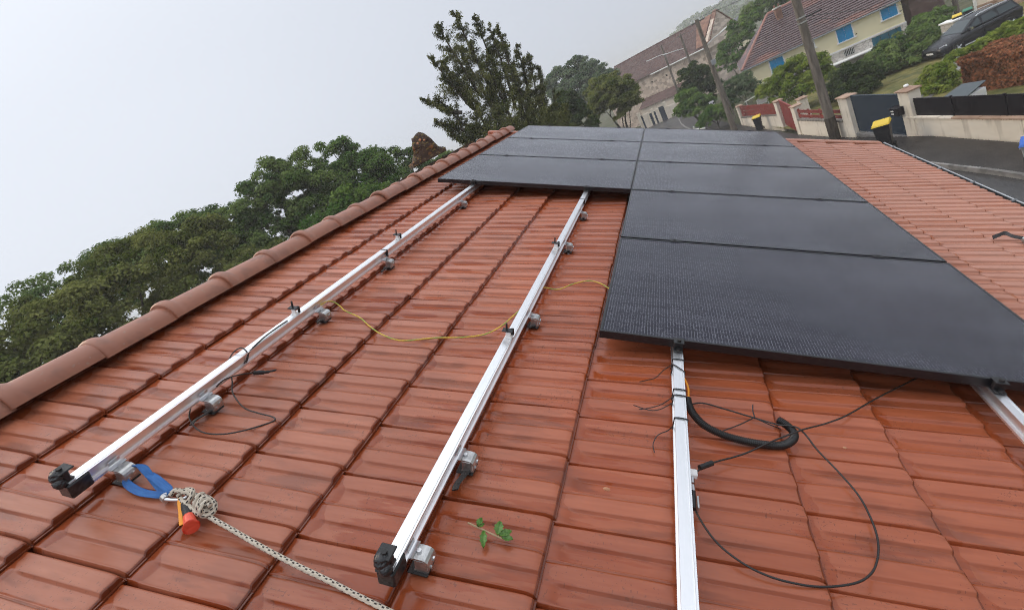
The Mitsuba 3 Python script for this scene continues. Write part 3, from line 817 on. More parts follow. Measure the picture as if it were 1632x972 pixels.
# ridge tiles: half barrels, each flared over the next one nearer
ax_y, ax_z = yr, rp(0, R_S, -0.13)[2] - 0.037
for i in range(-7, 20):
    x0 = -0.90 + 0.3455 * i
    rng = np.random.default_rng(500 + i)
    xs = np.array([0, 0.004, 0.016, 0.036, 0.050, 0.060, 0.075, 0.20, 0.36])
    rr = np.array([0.096, 0.1015, 0.1050, 0.1045, 0.1000, 0.0940, 0.0890, 0.0875, 0.0865])
    ang = np.radians(np.linspace(-6, 181, 27))
    dz, dy = rng.normal(0, 0.004), rng.normal(0, 0.004)
    v = []
    for x, r in zip(xs, rr):
        v.append(np.stack([np.full_like(ang, x0 + x), ax_y + dy + r * np.cos(ang), ax_z + dz + r * np.sin(ang)], 1))
    v.insert(0, np.stack([np.full_like(ang, x0 + 0.001), ax_y + dy + 0.083 * np.cos(ang), ax_z + dz + 0.083 * np.sin(ang)], 1))
    V = np.vstack([v[0], v[1], v[1], *v[2:]])
    na = len(ang); F = []
    for r in [0] + list(range(2, len(xs) + 1)):
        q = r * na + np.arange(na - 1)
        F.append(np.stack([q, q + 1, q + na + 1, q + na], 1))
    M = mesh(V, np.vstack(F))
    part(house, 'ridge_tile', M, 'm_ridge', smooth=True)
# gutter along the eaves
gp = rp(0, 2.975, -0.168)
ang = np.radians(np.linspace(180, 360, 13))
prof = [(math.cos(a) * 0.062, math.sin(a) * 0.062) for a in ang]
V = np.array([[x, gp[1] - 0.012 - y, gp[2] - 0.005 + z] for x in (-6.0, 5.93) for y, z in prof])
m_ = len(prof)
G = mesh(V, [[i, i + 1, m_ + i + 1, m_ + i] for i in range(m_ - 1)])
gut = part(house, 'gutter', G, 'm_zinc', smooth=True)
part(house + '__gutter', 'rim', tube(np.array([[-6.0, gp[1] - 0.077, gp[2] + 0.0], [5.93, gp[1] - 0.077, gp[2] + 0.0]]), 0.008, 8), 'm_zinc_rim')
for i in range(8):
    part(house + '__gutter', 'bracket', box([5.6 - 0.62 * i, gp[1] - 0.088, gp[2] - 0.075], [5.63 - 0.62 * i, gp[1] + 0.05, gp[2] + 0.012], 0.004), 'm_zinc')

# ------------------------------------------------------------------ solar panels
PW, PL, PH = 1.134, 1.690, 0.035
names = ['nearest solar panel of the right column, its lower edge overhanging bare tiles', 'second solar panel of the right column from the near end', 'third solar panel of the right column from the near end', 'fourth solar panel of the right column, one before the far end',
         'far end solar panel of the right column beside the gable', 'nearest solar panel of the left column, with two rails running out from under it', 'middle solar panel of the left column', 'far end solar panel of the left column near the ridge']
for (x0, s0), lab in zip(PANELS, names):
    k = thing('solar_panel', 'black ' + lab, 'solar panel', None)
    fr, t = [], 0.011
    fr += [rbox([x0, s0, -PH], [x0 + t, s0 + PL, 0], 0.0012), rbox([x0 + PW - t, s0, -PH], [x0 + PW, s0 + PL, 0], 0.0012)]
    fr += [rbox([x0 + t, s0, -PH], [x0 + PW - t, s0 + t, -0.0004], 0.0012), rbox([x0 + t, s0 + PL - t, -PH], [x0 + PW - t, s0 + PL, -0.0004], 0.0012)]
    part(k, 'frame', cat(fr), 'm_frame')
    a, b, c, d = x0 + t, x0 + PW - t, s0 + t, s0 + PL - t
    V = rpa([[a, c, -0.0022], [b, c, -0.0022], [b, d, -0.0022], [a, d, -0.0022]])
    part(k, 'glass', mesh(V, [[0, 3, 2, 1]]), 'm_cells', uv=np.array([[a - x0, c - s0], [b - x0, c - s0], [b - x0, d - s0], [a - x0, d - s0]]))
    part(k, 'backsheet', rbox([a, c, -0.008], [b, d, -0.005]), 'm_black')

# ------------------------------------------------------------------ rails
SEC = [(-.0185, 0), (.0185, 0), (.0185, -.006), (.0095, -.009), (.0095, -.034), (.0205, -.0375), (.0205, -.045), (-.0205, -.045), (-.0205, -.0375), (-.0095, -.034), (-.0095, -.009), (-.0185, -.006)]
RAILS = [(-1.354, -1.135, 5.83, 'leftmost aluminium rail, nearest the ridge, ending in a black taped cap'), (-0.360, -1.135, 5.83, 'aluminium rail running up the middle of the bare tiles to the left panel column'),
         (0.309, -2.6, 5.83, 'aluminium rail with cable ties and a conduit, leaving the frame at the bottom'), (1.350, -2.6, 5.83, 'short visible aluminium rail at the lower right under the nearest panel')]
rails = []
for s, x0, x1, lab in RAILS:
    k = thing('mounting_rail', lab, 'rail'); rails.append(k)
    M = extrude([(a, b - 0.0353) for a, b in SEC], rp(x0, s, 0), ROOF[:, 1], ROOF[:, 2], ROOF[:, 0], x1 - x0)
    part(k, 'profile', M, 'm_alu')
    # a raised rib along the top face
    part(k, 'top_rib', rbox([x0 + 0.001, s + 0.0105, -0.0352], [x1 - 0.001, s + 0.0135, -0.0338], 0.0006), 'm_alu')
for k, x, s in ((rails[0], 0.69, -1.354), (rails[1], 2.05, -0.360)):
    part(k, 'splice_sleeve', rbox([x - 0.006, s - 0.0225, -0.0815], [x + 0.006, s + 0.0225, -0.0335], 0.002), 'm_black')
for k, s, x0 in ((rails[0], -1.354, -1.135), (rails[1], -0.360, -1.135)):
    part(k, 'end_cap', rbox([x0 - 0.010, s - 0.0235, -0.0835], [x0 + 0.052, s + 0.0235, -0.0365], 0.004), 'm_tape')


def lump(x, s, n, r, seed, sq=(1, 1, 1), amp=0.5):
    m = trimesh.creation.icosphere(subdivisions=3, radius=1.0)
    v = m.vertices
    q = meshkit.fbm(v * 1.9 + seed, 4)[:, None]
    q2 = np.abs(q - 0.5) * 2
    v = v * (1 - amp * 0.4 + amp * (0.8 * q - 0.35 * q2)) * r * np.array(sq)
    return trimesh.Trimesh(rpa(v + [x, s, n]), m.faces, process=False)


def end_clamp(x, s, label, taped=False, tall=0.0):
    """A clamp that stands on a rail: a foot, a body with a hook over the frame, a bolt."""
    k = thing('end_clamp', label, 'clamp', None)
    b = [rbox([x - 0.030, s - 0.018, -0.0335], [x + 0.012, s + 0.018, -0.026], 0.003), rbox([x - 0.012, s - 0.019, -0.030], [x + 0.004, s + 0.019, 0.004], 0.003),
         rbox([x - 0.020, s - 0.020, 0.000], [x + 0.020, s + 0.020, 0.0055], 0.002)]
    part(k, 'body', cat(b), 'm_black')
    part(k, 'bolt', cyl(rp(x - 0.006, s, 0.0), rp(x - 0.006, s, 0.013), 0.0075, 6), 'm_rubber')
    part(k, 'nut', cyl(rp(x - 0.024, s, -0.026), rp(x - 0.024, s, -0.018), 0.008, 6), 'm_black')
    if taped:
        part(k, 'tape', cat([lump(x - 0.012, s - 0.004, -0.012, 0.0215, 3.0, (1.0, 0.95, 1.0)), lump(x - 0.022, s + 0.008, -0.026, 0.016, 8.0)]), 'm_tape')
    return k


end_clamp(-0.012, 0.309, 'black end clamp at the near panel edge on the rail with the conduit')
end_clamp(-0.012, 1.350, 'black end clamp at the near panel edge on the lower right rail')
end_clamp(2.296, -1.354, 'black end clamp at the near edge of the left panel column on the leftmost rail')
end_clamp(2.296, -0.360, 'black end clamp at the near edge of the left panel column on the middle rail')
end_clamp(-1.125, -1.358, 'black end clamp sitting on the near tip of the leftmost rail', taped=True)
end_clamp(-1.120, -0.364, 'lumpy black taped clamp on the near tip of the middle rail', taped=True)
rows_txt = ['first', 'second', 'third', 'fourth']


def mid_clamp(x, s, label):
    k = thing('mid_clamp', label, 'clamp')
    part(k, 'plate', rbox([x - 0.019, s - 0.024, -0.0006], [x + 0.019, s + 0.024, 0.0042], 0.0015), 'm_black')
    part(k, 'bolt', cyl(rp(x, s, 0.003), rp(x, s, 0.010), 0.0075, 6), 'm_rubber')
    part(k, 'web', rbox([x - 0.007, s - 0.022, -0.034], [x + 0.007, s + 0.022, 0.0], 0.001), 'm_black')


for r in range(1, 5):
    for s, side in ((0.315, 'left'), (1.366, 'right')):
        mid_clamp(r * 1.154 - 0.010, s, f'small black clamp on the {rows_txt[r - 1]} seam of the right panel column, {side} hand one')
for r in range(3, 5):
    for s, side in ((-1.375, 'left'), (-0.360, 'right')):
        mid_clamp(r * 1.154 - 0.010, s, f'small black clamp on the {rows_txt[r - 3]} seam of the left panel column, {side} hand one')
for s, nm in ((-1.375, 'leftmost'), (-0.36, 'second'), (0.315, 'third'), (1.366, 'rightmost')):
    mid_clamp(5 * 1.154 - 0.012, s, f'small black clamp on the far edge of the array, {nm} of the four')


def loose_clamp(x, s, label):
    """A clamp waiting on a rail: a clip with a washer and a bolt standing up."""
    k = thing('loose_clamp', label, 'clamp')
    part(k, 'clip', cat([rbox([x - 0.016, s - 0.016, -0.0345], [x + 0.012, s + 0.014, -0.028], 0.002), rbox([x - 0.012, s - 0.012, -0.030], [x - 0.004, s + 0.010, -0.002], 0.002)]), 'm_white_plastic')
    part(k, 'wings', cat([rbox([x - 0.016, s - 0.028, -0.006], [x + 0.014, s + 0.018, -0.001], 0.0015), rbox([x + 0.006, s + 0.006, -0.030], [x + 0.013, s + 0.018, 0.002], 0.0015)]), 'm_black')
    part(k, 'bolt', cyl(rp(x, s - 0.010, -0.012), rp(x, s - 0.010, 0.028), 0.0042, 8), 'm_rubber')


loose_clamp(-0.13, -1.354, 'loose black clamp standing on the leftmost rail, the nearer one')
loose_clamp(0.875, -1.354, 'loose black clamp standing on the leftmost rail, the farther one')
loose_clamp(-0.085, -0.360, 'loose black clamp standing on the middle rail, the nearer one')
loose_clamp(0.960, -0.360, 'loose black clamp standing on the middle rail, the farther one')


# ------------------------------------------------------------------ roof hooks under the rails
def hook(x, s, label, flap=0, seed=0):
    k = thing('roof_hook', label, 'roof hook')
    w = 0.021
    P = [(s + 0.014, -0.0835), (s + 0.050, -0.0835), (s + 0.0585, -0.0855), (s + 0.0645, -0.091), (s + 0.067, -0.0985), (s + 0.067, -0.116), (s + 0.064, -0.1225), (s + 0.058, -0.1245), (s + 0.028, -0.1245)]
    P = np.array(P); t = 0.0022
    d = np.gradient(P, axis=0); d /= np.linalg.norm(d, axis=1, keepdims=True); nrm = np.stack([-d[:, 1], d[:, 0]], 1)
    A, B = P + nrm * t, P - nrm * t
    V, n_ = [], len(P)
    for xx in (x - w, x + w):
        V += [[xx, *q] for q in A] + [[xx, *q] for q in B]
    F = []
    for i in range(n_ - 1):
        F += [[i, i + 1, 2 * n_ + i + 1, 2 * n_ + i], [n_ + i, 3 * n_ + i, 3 * n_ + i + 1, n_ + i + 1], [i, n_ + i, n_ + i + 1, i + 1], [2 * n_ + i, 2 * n_ + i + 1, 3 * n_ + i + 1, 3 * n_ + i]]
    F += [[0, 2 * n_, 3 * n_, n_], [n_ - 1, 2 * n_ - 1, 4 * n_ - 1, 3 * n_ - 1]]
    part(k, 'bracket', mesh(rpa(V), F), 'm_galv')
    part(k, 'side_plate', rbox([x - w, s + 0.030, -0.122], [x - w + 0.004, s + 0.0625, -0.0875], 0.001), 'm_galv')
    part(k, 'rail_clip', cat([rbox([x - 0.026, s + 0.012, -0.0815], [x + 0.026, s + 0.030, -0.0765], 0.0015), rbox([x - 0.018, s + 0.0132, -0.077], [x + 0.018, s + 0.017, -0.058], 0.001)]), 'm_steel')
    part(k, 'bolt', cyl(rp(x, s + 0.036, -0.084), rp(x, s + 0.036, -0.0745), 0.0065, 6), 'm_steel')
    part(k, 'bolt', cyl(rp(x + 0.006, s + 0.066, -0.103), rp(x + 0.006, s + 0.0735, -0.103), 0.006, 6), 'm_steel')
    part(k, 'bolt', cyl(rp(x - 0.010, s + 0.066, -0.112), rp(x - 0.010, s + 0.0725, -0.112), 0.004, 6), 'm_steel')
    ft = [rbox([x - 0.028, s + 0.012, -0.133], [x + 0.024, s + 0.066, -0.1265], 0.002)]
    if flap:
        ln = 0.075 * flap
        pts = np.array([[x - 0.020, s + 0.045, -0.1245], [x - 0.020 - 0.35 * ln, s + 0.040, -0.1225], [x - 0.020 - 0.75 * ln, s + 0.034, -0.1225], [x - 0.020 - ln, s + 0.036, -0.1255]])
        ft.append(tube(rpa(spline(pts, 6)), np.linspace(0.016, 0.013, 19), 8, 0.25))
    part(k, 'rubber_pad', cat(ft), 'm_rubber')


hook(-1.016, -1.354, 'steel roof hook at the near end of the leftmost rail, holding the blue sling')
hook(-0.680, -1.354, 'second steel roof hook of the leftmost rail, inside the thin cable loop', 1.0)
hook(0.000, -1.354, 'third steel roof hook of the leftmost rail, where the yellow green wire starts', 0.3)
hook(0.655, -1.354, 'fourth steel roof hook of the leftmost rail', 0.8)
hook(1.930, -1.354, 'farthest visible steel roof hook of the leftmost rail, close to the panel', 0.3)
hook(-1.045, -0.360, 'rounded steel roof hook at the near end of the middle rail')
hook(-0.712, -0.360, 'second steel roof hook of the middle rail, with a black flap beside it', 1.0)
hook(0.195, -0.360, 'third steel roof hook of the middle rail', 0.2)
hook(1.165, -0.360, 'fourth steel roof hook of the middle rail', 0.2)
hook(1.850, -0.360, 'farthest visible steel roof hook of the middle rail', 0.2)

# ------------------------------------------------------------------ cables
k = thing('thin_cable', 'thin black cable looping over the leftmost rail onto the tiles, ending in a plug', 'cable')
c1 = [(-0.20, -1.346, -0.031), (-0.27, -1.348, -0.030), (-0.36, -1.345, -0.030), (-0.44, -1.338, -0.038), (-0.475, -1.330, -0.055), (-0.490, -1.328, -0.06)]
part(k, 'lead', rtube(c1, 0.0030), 'm_cable', smooth=True)
c2 = [(-0.475, -1.345, -0.085), (-0.455, -1.335, -0.045), (-0.452, -1.36, -0.018), (-0.475, -1.385, -0.030), (-0.520, -1.375, -0.055), (-0.565, -1.325, -0.085), (-0.612, -1.285, -0.105), (-0.662, -1.195, -0.114), (-0.672, -1.125, -0.117), (-0.675, -1.070, -0.117), (-0.682, -1.046, -0.117),
      (-0.697, -1.044, -0.117), (-0.730, -1.073, -0.116), (-0.763, -1.110, -0.116), (-0.791, -1.157, -0.116), (-0.806, -1.215, -0.114), (-0.799, -1.266, -0.110), (-0.775, -1.315, -0.10), (-0.745, -1.345, -0.098), (-0.70, -1.372, -0.10), (-0.62, -1.360, -0.09)]
part(k, 'loop', rtube(c2, 0.0026), 'm_cable', smooth=True)
part(k, 'tail', rtube([(-0.66, -1.350, -0.088), (-0.63, -1.336, -0.075), (-0.589, -1.328, -0.066), (-0.540, -1.306, -0.075), (-0.500, -1.285, -0.092), (-0.475, -1.308, -0.098)][:5], 0.0026), 'm_cable', smooth=True)
part(k, 'plug', cat([cyl(rp(-0.500, -1.285, -0.092), rp(-0.470, -1.266, -0.106), 0.0085, 10), cyl(rp(-0.470, -1.266, -0.106), rp(-0.455, -1.256, -0.112), 0.006, 10), cyl(rp(-0.455, -1.256, -0.112), rp(-0.432, -1.240, -0.116), 0.004, 8)]), 'm_black')

k = thing('looped_cable', 'black cable lying in a large loop on the tiles beside the conduit', 'cable')
lp = [(-0.276, 0.345, -0.095), (-0.246, 0.395, -0.100), (-0.253, 0.471, -0.106), (-0.274, 0.551, -0.106), (-0.301, 0.627, -0.100), (-0.325, 0.684, -0.084), (-0.391, 0.728, -0.106), (-0.463, 0.766, -0.112), (-0.544, 0.796, -0.114), (-0.623, 0.802, -0.114), (-0.689, 0.796, -0.114),
      (-0.747, 0.777, -0.114), (-0.797, 0.747, -0.114), (-0.835, 0.700, -0.114), (-0.865, 0.62, -0.114), (-0.872, 0.545, -0.113), (-0.865, 0.490, -0.112), (-0.848, 0.446, -0.110), (-0.816, 0.401, -0.108), (-0.770, 0.367, -0.105), (-0.709, 0.341, -0.102), (-0.66, 0.337, -0.10)]
part(k, 'loop', rtube(lp, 0.0028), 'm_cable', smooth=True)
part(k, 'feeder', rtube([(0.16, 1.24, -0.100), (0.055, 1.121, -0.104), (-0.061, 0.991, -0.108), (-0.186, 0.865, -0.106), (-0.263, 0.775, -0.098), (-0.338, 0.690, -0.076), (-0.403, 0.593, -0.088), (-0.467, 0.502, -0.104), (-0.523, 0.414, -0.105), (-0.560, 0.374, -0.102), (-0.602, 0.345, -0.098)], 0.0028), 'm_cable', smooth=True)
part(k, 'plug', cyl(rp(-0.535, 0.404, -0.100), rp(-0.566, 0.366, -0.098), 0.0085, 10), 'm_black')

k = thing('corrugated_conduit', 'thick black corrugated conduit curving across the tiles from the cable tied rail', 'conduit')
cp = rpa(spline([(-0.262, 0.341, -0.080), (-0.292, 0.346, -0.085), (-0.329, 0.361, -0.092), (-0.366, 0.394, -0.100), (-0.390, 0.449, -0.106), (-0.402, 0.510, -0.107), (-0.403, 0.578, -0.107), (-0.394, 0.625, -0.106), (-0.368, 0.657, -0.105), (-0.338, 0.672, -0.104), (-0.310, 0.668, -0.103), (-0.286, 0.650, -0.102), (-0.272, 0.634, -0.102)], 24))
ln = np.concatenate([[0], np.cumsum(np.linalg.norm(np.diff(cp, axis=0), axis=1))])
ss = np.arange(0, ln[-1], 0.0011)
cp = np.stack([np.interp(ss, ln, cp[:, i]) for i in range(3)], 1)
part(k, 'hose', tube(cp, 0.0120 + 0.0014 * np.sign(np.sin(ss * 2 * np.pi / 0.0055)) * np.abs(np.sin(ss * 2 * np.pi / 0.0055)) ** 0.5, 14), 'm_conduit', smooth=True)

m, uv = tube(rpa(spline([(0.02, -1.352, -0.075), (0.045, -1.336, -0.066), (0.070, -1.325, -0.066), (0.088, -1.305, -0.080), (0.080, -1.270, -0.094), (0.062, -1.235, -0.104), (0.028, -1.135, -0.110), (-0.036, -1.040, -0.113), (-0.085, -0.945, -0.115), (-0.104, -0.845, -0.115), (-0.050, -0.720, -0.115), (-0.012, -0.590, -0.114), (0.034, -0.500, -0.110), (0.118, -0.450, -0.106), (0.20, -0.425, -0.102), (0.289, -0.400, -0.10), (0.36, -0.372, -0.095)], 10)), 0.0032, 8, uv=True)
k = thing('earth_wire', 'yellow and green earth wire lying between the leftmost and the middle rail', 'wire'); part(k, 'strand', m, 'm_yg', smooth=True, uv=uv)
m, uv = tube(rpa(spline([(0.50, -0.372, -0.095), (0.541, -0.340, -0.10), (0.561, -0.272, -0.112), (0.635, -0.203, -0.106), (0.682, -0.126, -0.100), (0.655, -0.059, -0.098), (0.610, -0.010, -0.10), (0.57, 0.05, -0.105)], 10)), 0.0032, 8, uv=True)
k = thing('earth_wire', 'short yellow and green earth wire running from the middle rail under the panel edge', 'wire'); part(k, 'strand', m, 'm_yg', smooth=True, uv=uv)
k = thing('orange_wire', 'short bright orange wire along the cable tied rail above the conduit', 'wire')
part(k, 'strand', rtube([(-0.165, 0.330, -0.060), (-0.186, 0.338, -0.065), (-0.210, 0.345, -0.072), (-0.245, 0.345, -0.076), (-0.285, 0.343, -0.080)], 0.0036), 'm_orange', smooth=True)


def tie(x, label, tail, slant=0.0):
    k = thing('cable_tie', label, 'cable tie')
    s = 0.309
    ring = [(x + slant, s - 0.0215, -0.083), (x + slant, s - 0.0205, -0.034), (x + slant * 0.6, s - 0.012, -0.0325), (x, s, -0.0322), (x - slant * 0.6, s + 0.012, -0.0325), (x - slant, s + 0.0205, -0.034), (x - slant, s + 0.0225, -0.083)]
    part(k, 'strap', tube(rpa(ring), 0.0022, 6), 'm_black')
    if tail: part(k, 'tail', rtube(tail, 0.0017, 6), 'm_black')


tie(-0.088, 'first black cable tie round the rail from the panel edge, its tail pointing left', [(-0.088, 0.290, -0.06), (-0.095, 0.262, -0.085), (-0.119, 0.235, -0.108), (-0.135, 0.205, -0.114), (-0.152, 0.176, -0.116)])
tie(-0.145, 'slanting black wire tie round the rail between the first and third ties', None, 0.020)
tie(-0.278, 'third black cable tie, the upper one of the close pair round the rail', [(-0.280, 0.288, -0.07), (-0.292, 0.255, -0.098), (-0.305, 0.215, -0.112), (-0.318, 0.180, -0.115)])
tie(-0.312, 'fourth black cable tie, the lower one of the close pair round the rail', [(-0.312, 0.288, -0.07), (-0.318, 0.25, -0.10), (-0.316, 0.215, -0.112), (-0.300, 0.16, -0.114)])
tie(-0.432, 'fifth black cable tie round the rail, with a hooked tail on its left', [(-0.432, 0.288, -0.07), (-0.434, 0.274, -0.09), (-0.447, 0.250, -0.098), (-0.462, 0.238, -0.104), (-0.488, 0.231, -0.112), (-0.516, 0.236, -0.116)])
k = thing('cable_tie', 'black cable tie with two tails fastened round the looped cable above the conduit', 'cable tie')
part(k, 'tail', rtube([(-0.287, 0.556, -0.098), (-0.306, 0.535, -0.100), (-0.326, 0.505, -0.108), (-0.359, 0.455, -0.115)], 0.002, 6), 'm_black')
part(k, 'tail', rtube([(-0.287, 0.560, -0.098), (-0.262, 0.556, -0.090), (-0.232, 0.559, -0.085)], 0.002, 6), 'm_black')
part(k, 'tail', rtube([(-0.287, 0.560, -0.098), (-0.300, 0.60, -0.104), (-0.306, 0.640, -0.112)], 0.002, 6), 'm_black')
k = thing('cable_gland', 'small metal and white connector fixed to the side of the cable tied rail', 'connector')
part(k, 'block', rbox([-0.632, 0.330, -0.083], [-0.607, 0.353, -0.067], 0.002), 'm_white_plastic')
part(k, 'sleeve', cat([cyl(rp(-0.632, 0.338, -0.078), rp(-0.655, 0.338, -0.079), 0.0075, 10), cyl(rp(-0.662, 0.338, -0.079), rp(-0.682, 0.339, -0.080), 0.0075, 10)]), 'm_steel')
part(k, 'plug', cyl(rp(-0.682, 0.338, -0.080), rp(-0.735, 0.338, -0.088), 0.0085, 10), 'm_black')
part(k, 'plate', rbox([-0.725, 0.350, -0.110], [-0.683, 0.356, -0.090], 0.001), 'm_galv')

# ------------------------------------------------------------------ sling, karabiner, rope
k = thing('webbing_sling', 'blue webbing sling looped from the near roof hook of the leftmost rail', 'sling')


def strap(pts, w, dirs, t=0.0012, n=8):
    """A flat strap along pts; dirs: its width direction in roof axes at each point."""
    p = spline(np.asarray(pts, float), n); d = spline(np.asarray(dirs, float), n)
    d /= np.linalg.norm(d, axis=1, keepdims=True)
    tt = np.gradient(p, axis=0); tt /= np.linalg.norm(tt, axis=1, keepdims=True)
    nn = np.cross(tt, d); nn /= np.linalg.norm(nn, axis=1, keepdims=True) + 1e-9
    V, m = [], len(p)
    prof = [(-1, -0.6), (-0.9, -1), (0.9, -1), (1, -0.6), (1, 0.6), (0.9, 1), (-0.9, 1), (-1, 0.6)]
    for a, b in prof: V.append(p + d * w * 0.5 * a + nn * t * b)
    V = np.stack(V, 1); q = len(prof)
    F = [[i * q + j, i * q + (j + 1) % q, (i + 1) * q + (j + 1) % q, (i + 1) * q + j] for i in range(m - 1) for j in range(q)]
    ln = np.concatenate([[0], np.cumsum(np.linalg.norm(np.diff(p, axis=0), axis=1))])
    uv = np.stack([np.repeat(ln, q), np.tile([a * w * 0.5 for a, _ in prof], m)], 1)
    return mesh(rpa(V.reshape(-1, 3)), F), uv


for pts, dirs in (([(-0.995, -1.292, -0.090), (-0.990, -1.277, -0.096), (-1.001, -1.243, -0.102), (-1.018, -1.200, -0.108), (-1.036, -1.150, -0.110), (-1.046, -1.112, -0.108)], [(0.8, 0.0, -0.5), (1, 0.2, -0.4), (0.7, 0.5, 0.5), (0.6, 0.6, 0.5), (0.9, 0.4, 0.2), (0.6, 0.4, 0.7)]),
                  ([(-1.035, -1.300, -0.110), (-1.040, -1.283, -0.118), (-1.050, -1.245, -0.118), (-1.056, -1.205, -0.116), (-1.056, -1.165, -0.112), (-1.050, -1.112, -0.107)], [(0.6, 0, 0.8), (0.8, 0.2, 0.5), (0.9, 0.2, 0.3), (0.9, 0.3, 0.3), (0.9, 0.4, 0.3), (0.5, 0.4, 0.8)]),
                  ([(-1.005, -1.232, -0.104), (-1.013, -1.200, -0.1), (-1.024, -1.165, -0.098), (-1.034, -1.130, -0.102), (-1.044, -1.108, -0.104)], [(0.9, 0.5, 0.1), (0.9, 0.5, 0.2), (0.9, 0.4, 0.3), (0.9, 0.4, 0.3), (0.6, 0.3, 0.7)])):
    m, uv = strap(pts, 0.023, dirs); part(k, 'strap', m, 'm_sling', smooth=True, uv=uv)
k = thing('karabiner', 'silver karabiner joining the blue sling to the rope', 'karabiner')
part(k, 'hook', rtube([(-1.044, -1.118, -0.108), (-1.058, -1.122, -0.104), (-1.066, -1.112, -0.102), (-1.066, -1.095, -0.102), (-1.062, -1.075, -0.102), (-1.056, -1.055, -0.101), (-1.046, -1.046, -0.098), (-1.036, -1.050, -0.096), (-1.034, -1.066, -0.096)], 0.0055, 10), 'm_steel', smooth=True)
part(k, 'gate', rtube([(-1.034, -1.066, -0.096), (-1.038, -1.09, -0.10), (-1.044, -1.118, -0.106)], 0.0042, 8), 'm_steel', smooth=True)
part(k, 'sleeve', cyl(rp(-1.060, -1.118, -0.106), rp(-1.066, -1.100, -0.104), 0.0105, 12), 'm_galv')

k = thing('safety_rope', 'cream rope with black flecks, knotted at the karabiner and leading out of the frame', 'rope')
RR = 0.0066


def rope_part(name, pts, n=10):
    m, uv = tube(rpa(spline(pts, n)), RR, 12, uv=True)
    part(k, name, m, 'm_rope', smooth=True, uv=uv)


rope_part('standing_end', [(-1.062, -1.000, -0.100), (-1.070, -0.968, -0.106), (-1.078, -0.935, -0.112), (-1.094, -0.850, -0.113), (-1.117, -0.735, -0.113), (-1.136, -0.625, -0.113), (-1.150, -0.524, -0.114), (-1.17, -0.40, -0.114), (-1.20, -0.20, -0.114), (-1.25, 0.05, -0.114)])
rope_part('knot', [(-1.056, -1.092, -0.094), (-1.046, -1.082, -0.084), (-1.043, -1.055, -0.085), (-1.042, -1.020, -0.088), (-1.038, -0.985, -0.090), (-1.044, -0.955, -0.094), (-1.060, -0.942, -0.100), (-1.074, -0.955, -0.098), (-1.070, -0.975, -0.088), (-1.054, -0.980, -0.082), (-1.043, -0.968, -0.088), (-1.046, -0.948, -0.098),
                       (-1.066, -0.937, -0.106), (-1.082, -0.952, -0.106), (-1.080, -0.978, -0.104), (-1.072, -1.005, -0.102), (-1.064, -1.035, -0.100), (-1.056, -1.058, -0.098)])
rope_part('turn', [(-1.050, -1.075, -0.100), (-1.036, -1.060, -0.088), (-1.034, -1.035, -0.082), (-1.046, -1.020, -0.082), (-1.060, -1.022, -0.092), (-1.066, -1.030, -0.10)])
tt_ = np.linspace(0, 1, 34)
rope_part('coil', [(-1.046 - 0.026 * q + 0.017 * math.cos(6.5 * math.pi * q), -1.004 + 0.056 * q, -0.099 + 0.016 * math.sin(6.5 * math.pi * q)) for q in tt_], 4)
k = thing('rope_grab', 'translucent red bell shaped cap with a dark stem hanging by the rope knot', 'rope stopper')
a, b = rp(-1.088, -1.002, -0.108), rp(-1.124, -0.952, -0.108)
u_ = (b - a) / np.linalg.norm(b - a)
part(k, 'bell', tube(np.array([a, a + u_ * 0.008, a + u_ * 0.022, a + u_ * 0.040, a + u_ * 0.050, a + u_ * 0.055, a + u_ * 0.046, a + u_ * 0.012]), [0.008, 0.0135, 0.0150, 0.0168, 0.0215, 0.0205, 0.0165, 0.013], 20), 'm_red_plastic', smooth=True)
part(k, 'stem', cyl(a - u_ * 0.045, a + u_ * 0.006, 0.0125, 14), 'm_rubber')
k = thing('orange_tag', 'narrow orange strap tag hanging below the karabiner', 'tag')
m, uv = strap([(-1.056, -1.060, -0.095), (-1.068, -1.050, -0.100), (-1.085, -1.032, -0.108), (-1.104, -1.012, -0.113), (-1.116, -0.999, -0.116)], 0.010, [(0.3, 0.9, 0.3), (0.5, 0.8, 0.2), (0.6, 0.8, 0.1), (0.6, 0.8, 0.1), (0.7, 0.7, 0.1)])
part(k, 'strap', m, 'm_orange', smooth=True)

# ------------------------------------------------------------------ small things on the tiles
k = thing('leafy_twig', 'small broken twig with three green leaves lying on the tiles', 'twig')
part(k, 'stem', rtube([(-0.913, -0.245, -0.112), (-0.923, -0.205, -0.110), (-0.933, -0.170, -0.107), (-0.940, -0.130, -0.108)], 0.0026, 6), 'm_twig', smooth=True)


def leaf(c, d, w, L, curl):
    c = np.asarray(c, float); d = np.asarray(d, float); d /= np.linalg.norm(d)
    sd = np.cross([0, 0, 1.0], d)
    st = np.linspace(0, 1, 9); half = w * np.sin(np.pi * np.clip(st, 0.02, 0.99)) ** 0.8 * (1 + 0.45 * (np.arange(9) % 2))
    mid_ = c + d * (st * L)[:, None] + np.array([0, 0, 1]) * (curl * st**2)[:, None]
    V = np.vstack([mid_ + sd * half[:, None] + [0, 0, 0.004], mid_, mid_ - sd * half[:, None] + [0, 0, 0.004]])
    F = [[r * 9 + i, r * 9 + i + 1, (r + 1) * 9 + i + 1, (r + 1) * 9 + i] for r in range(2) for i in range(8)]
    V = np.vstack([V, V - [0, 0, 0.0008]])
    F += [[q[3] + 27, q[2] + 27, q[1] + 27, q[0] + 27] for q in F]
    return mesh(rpa(V), F)


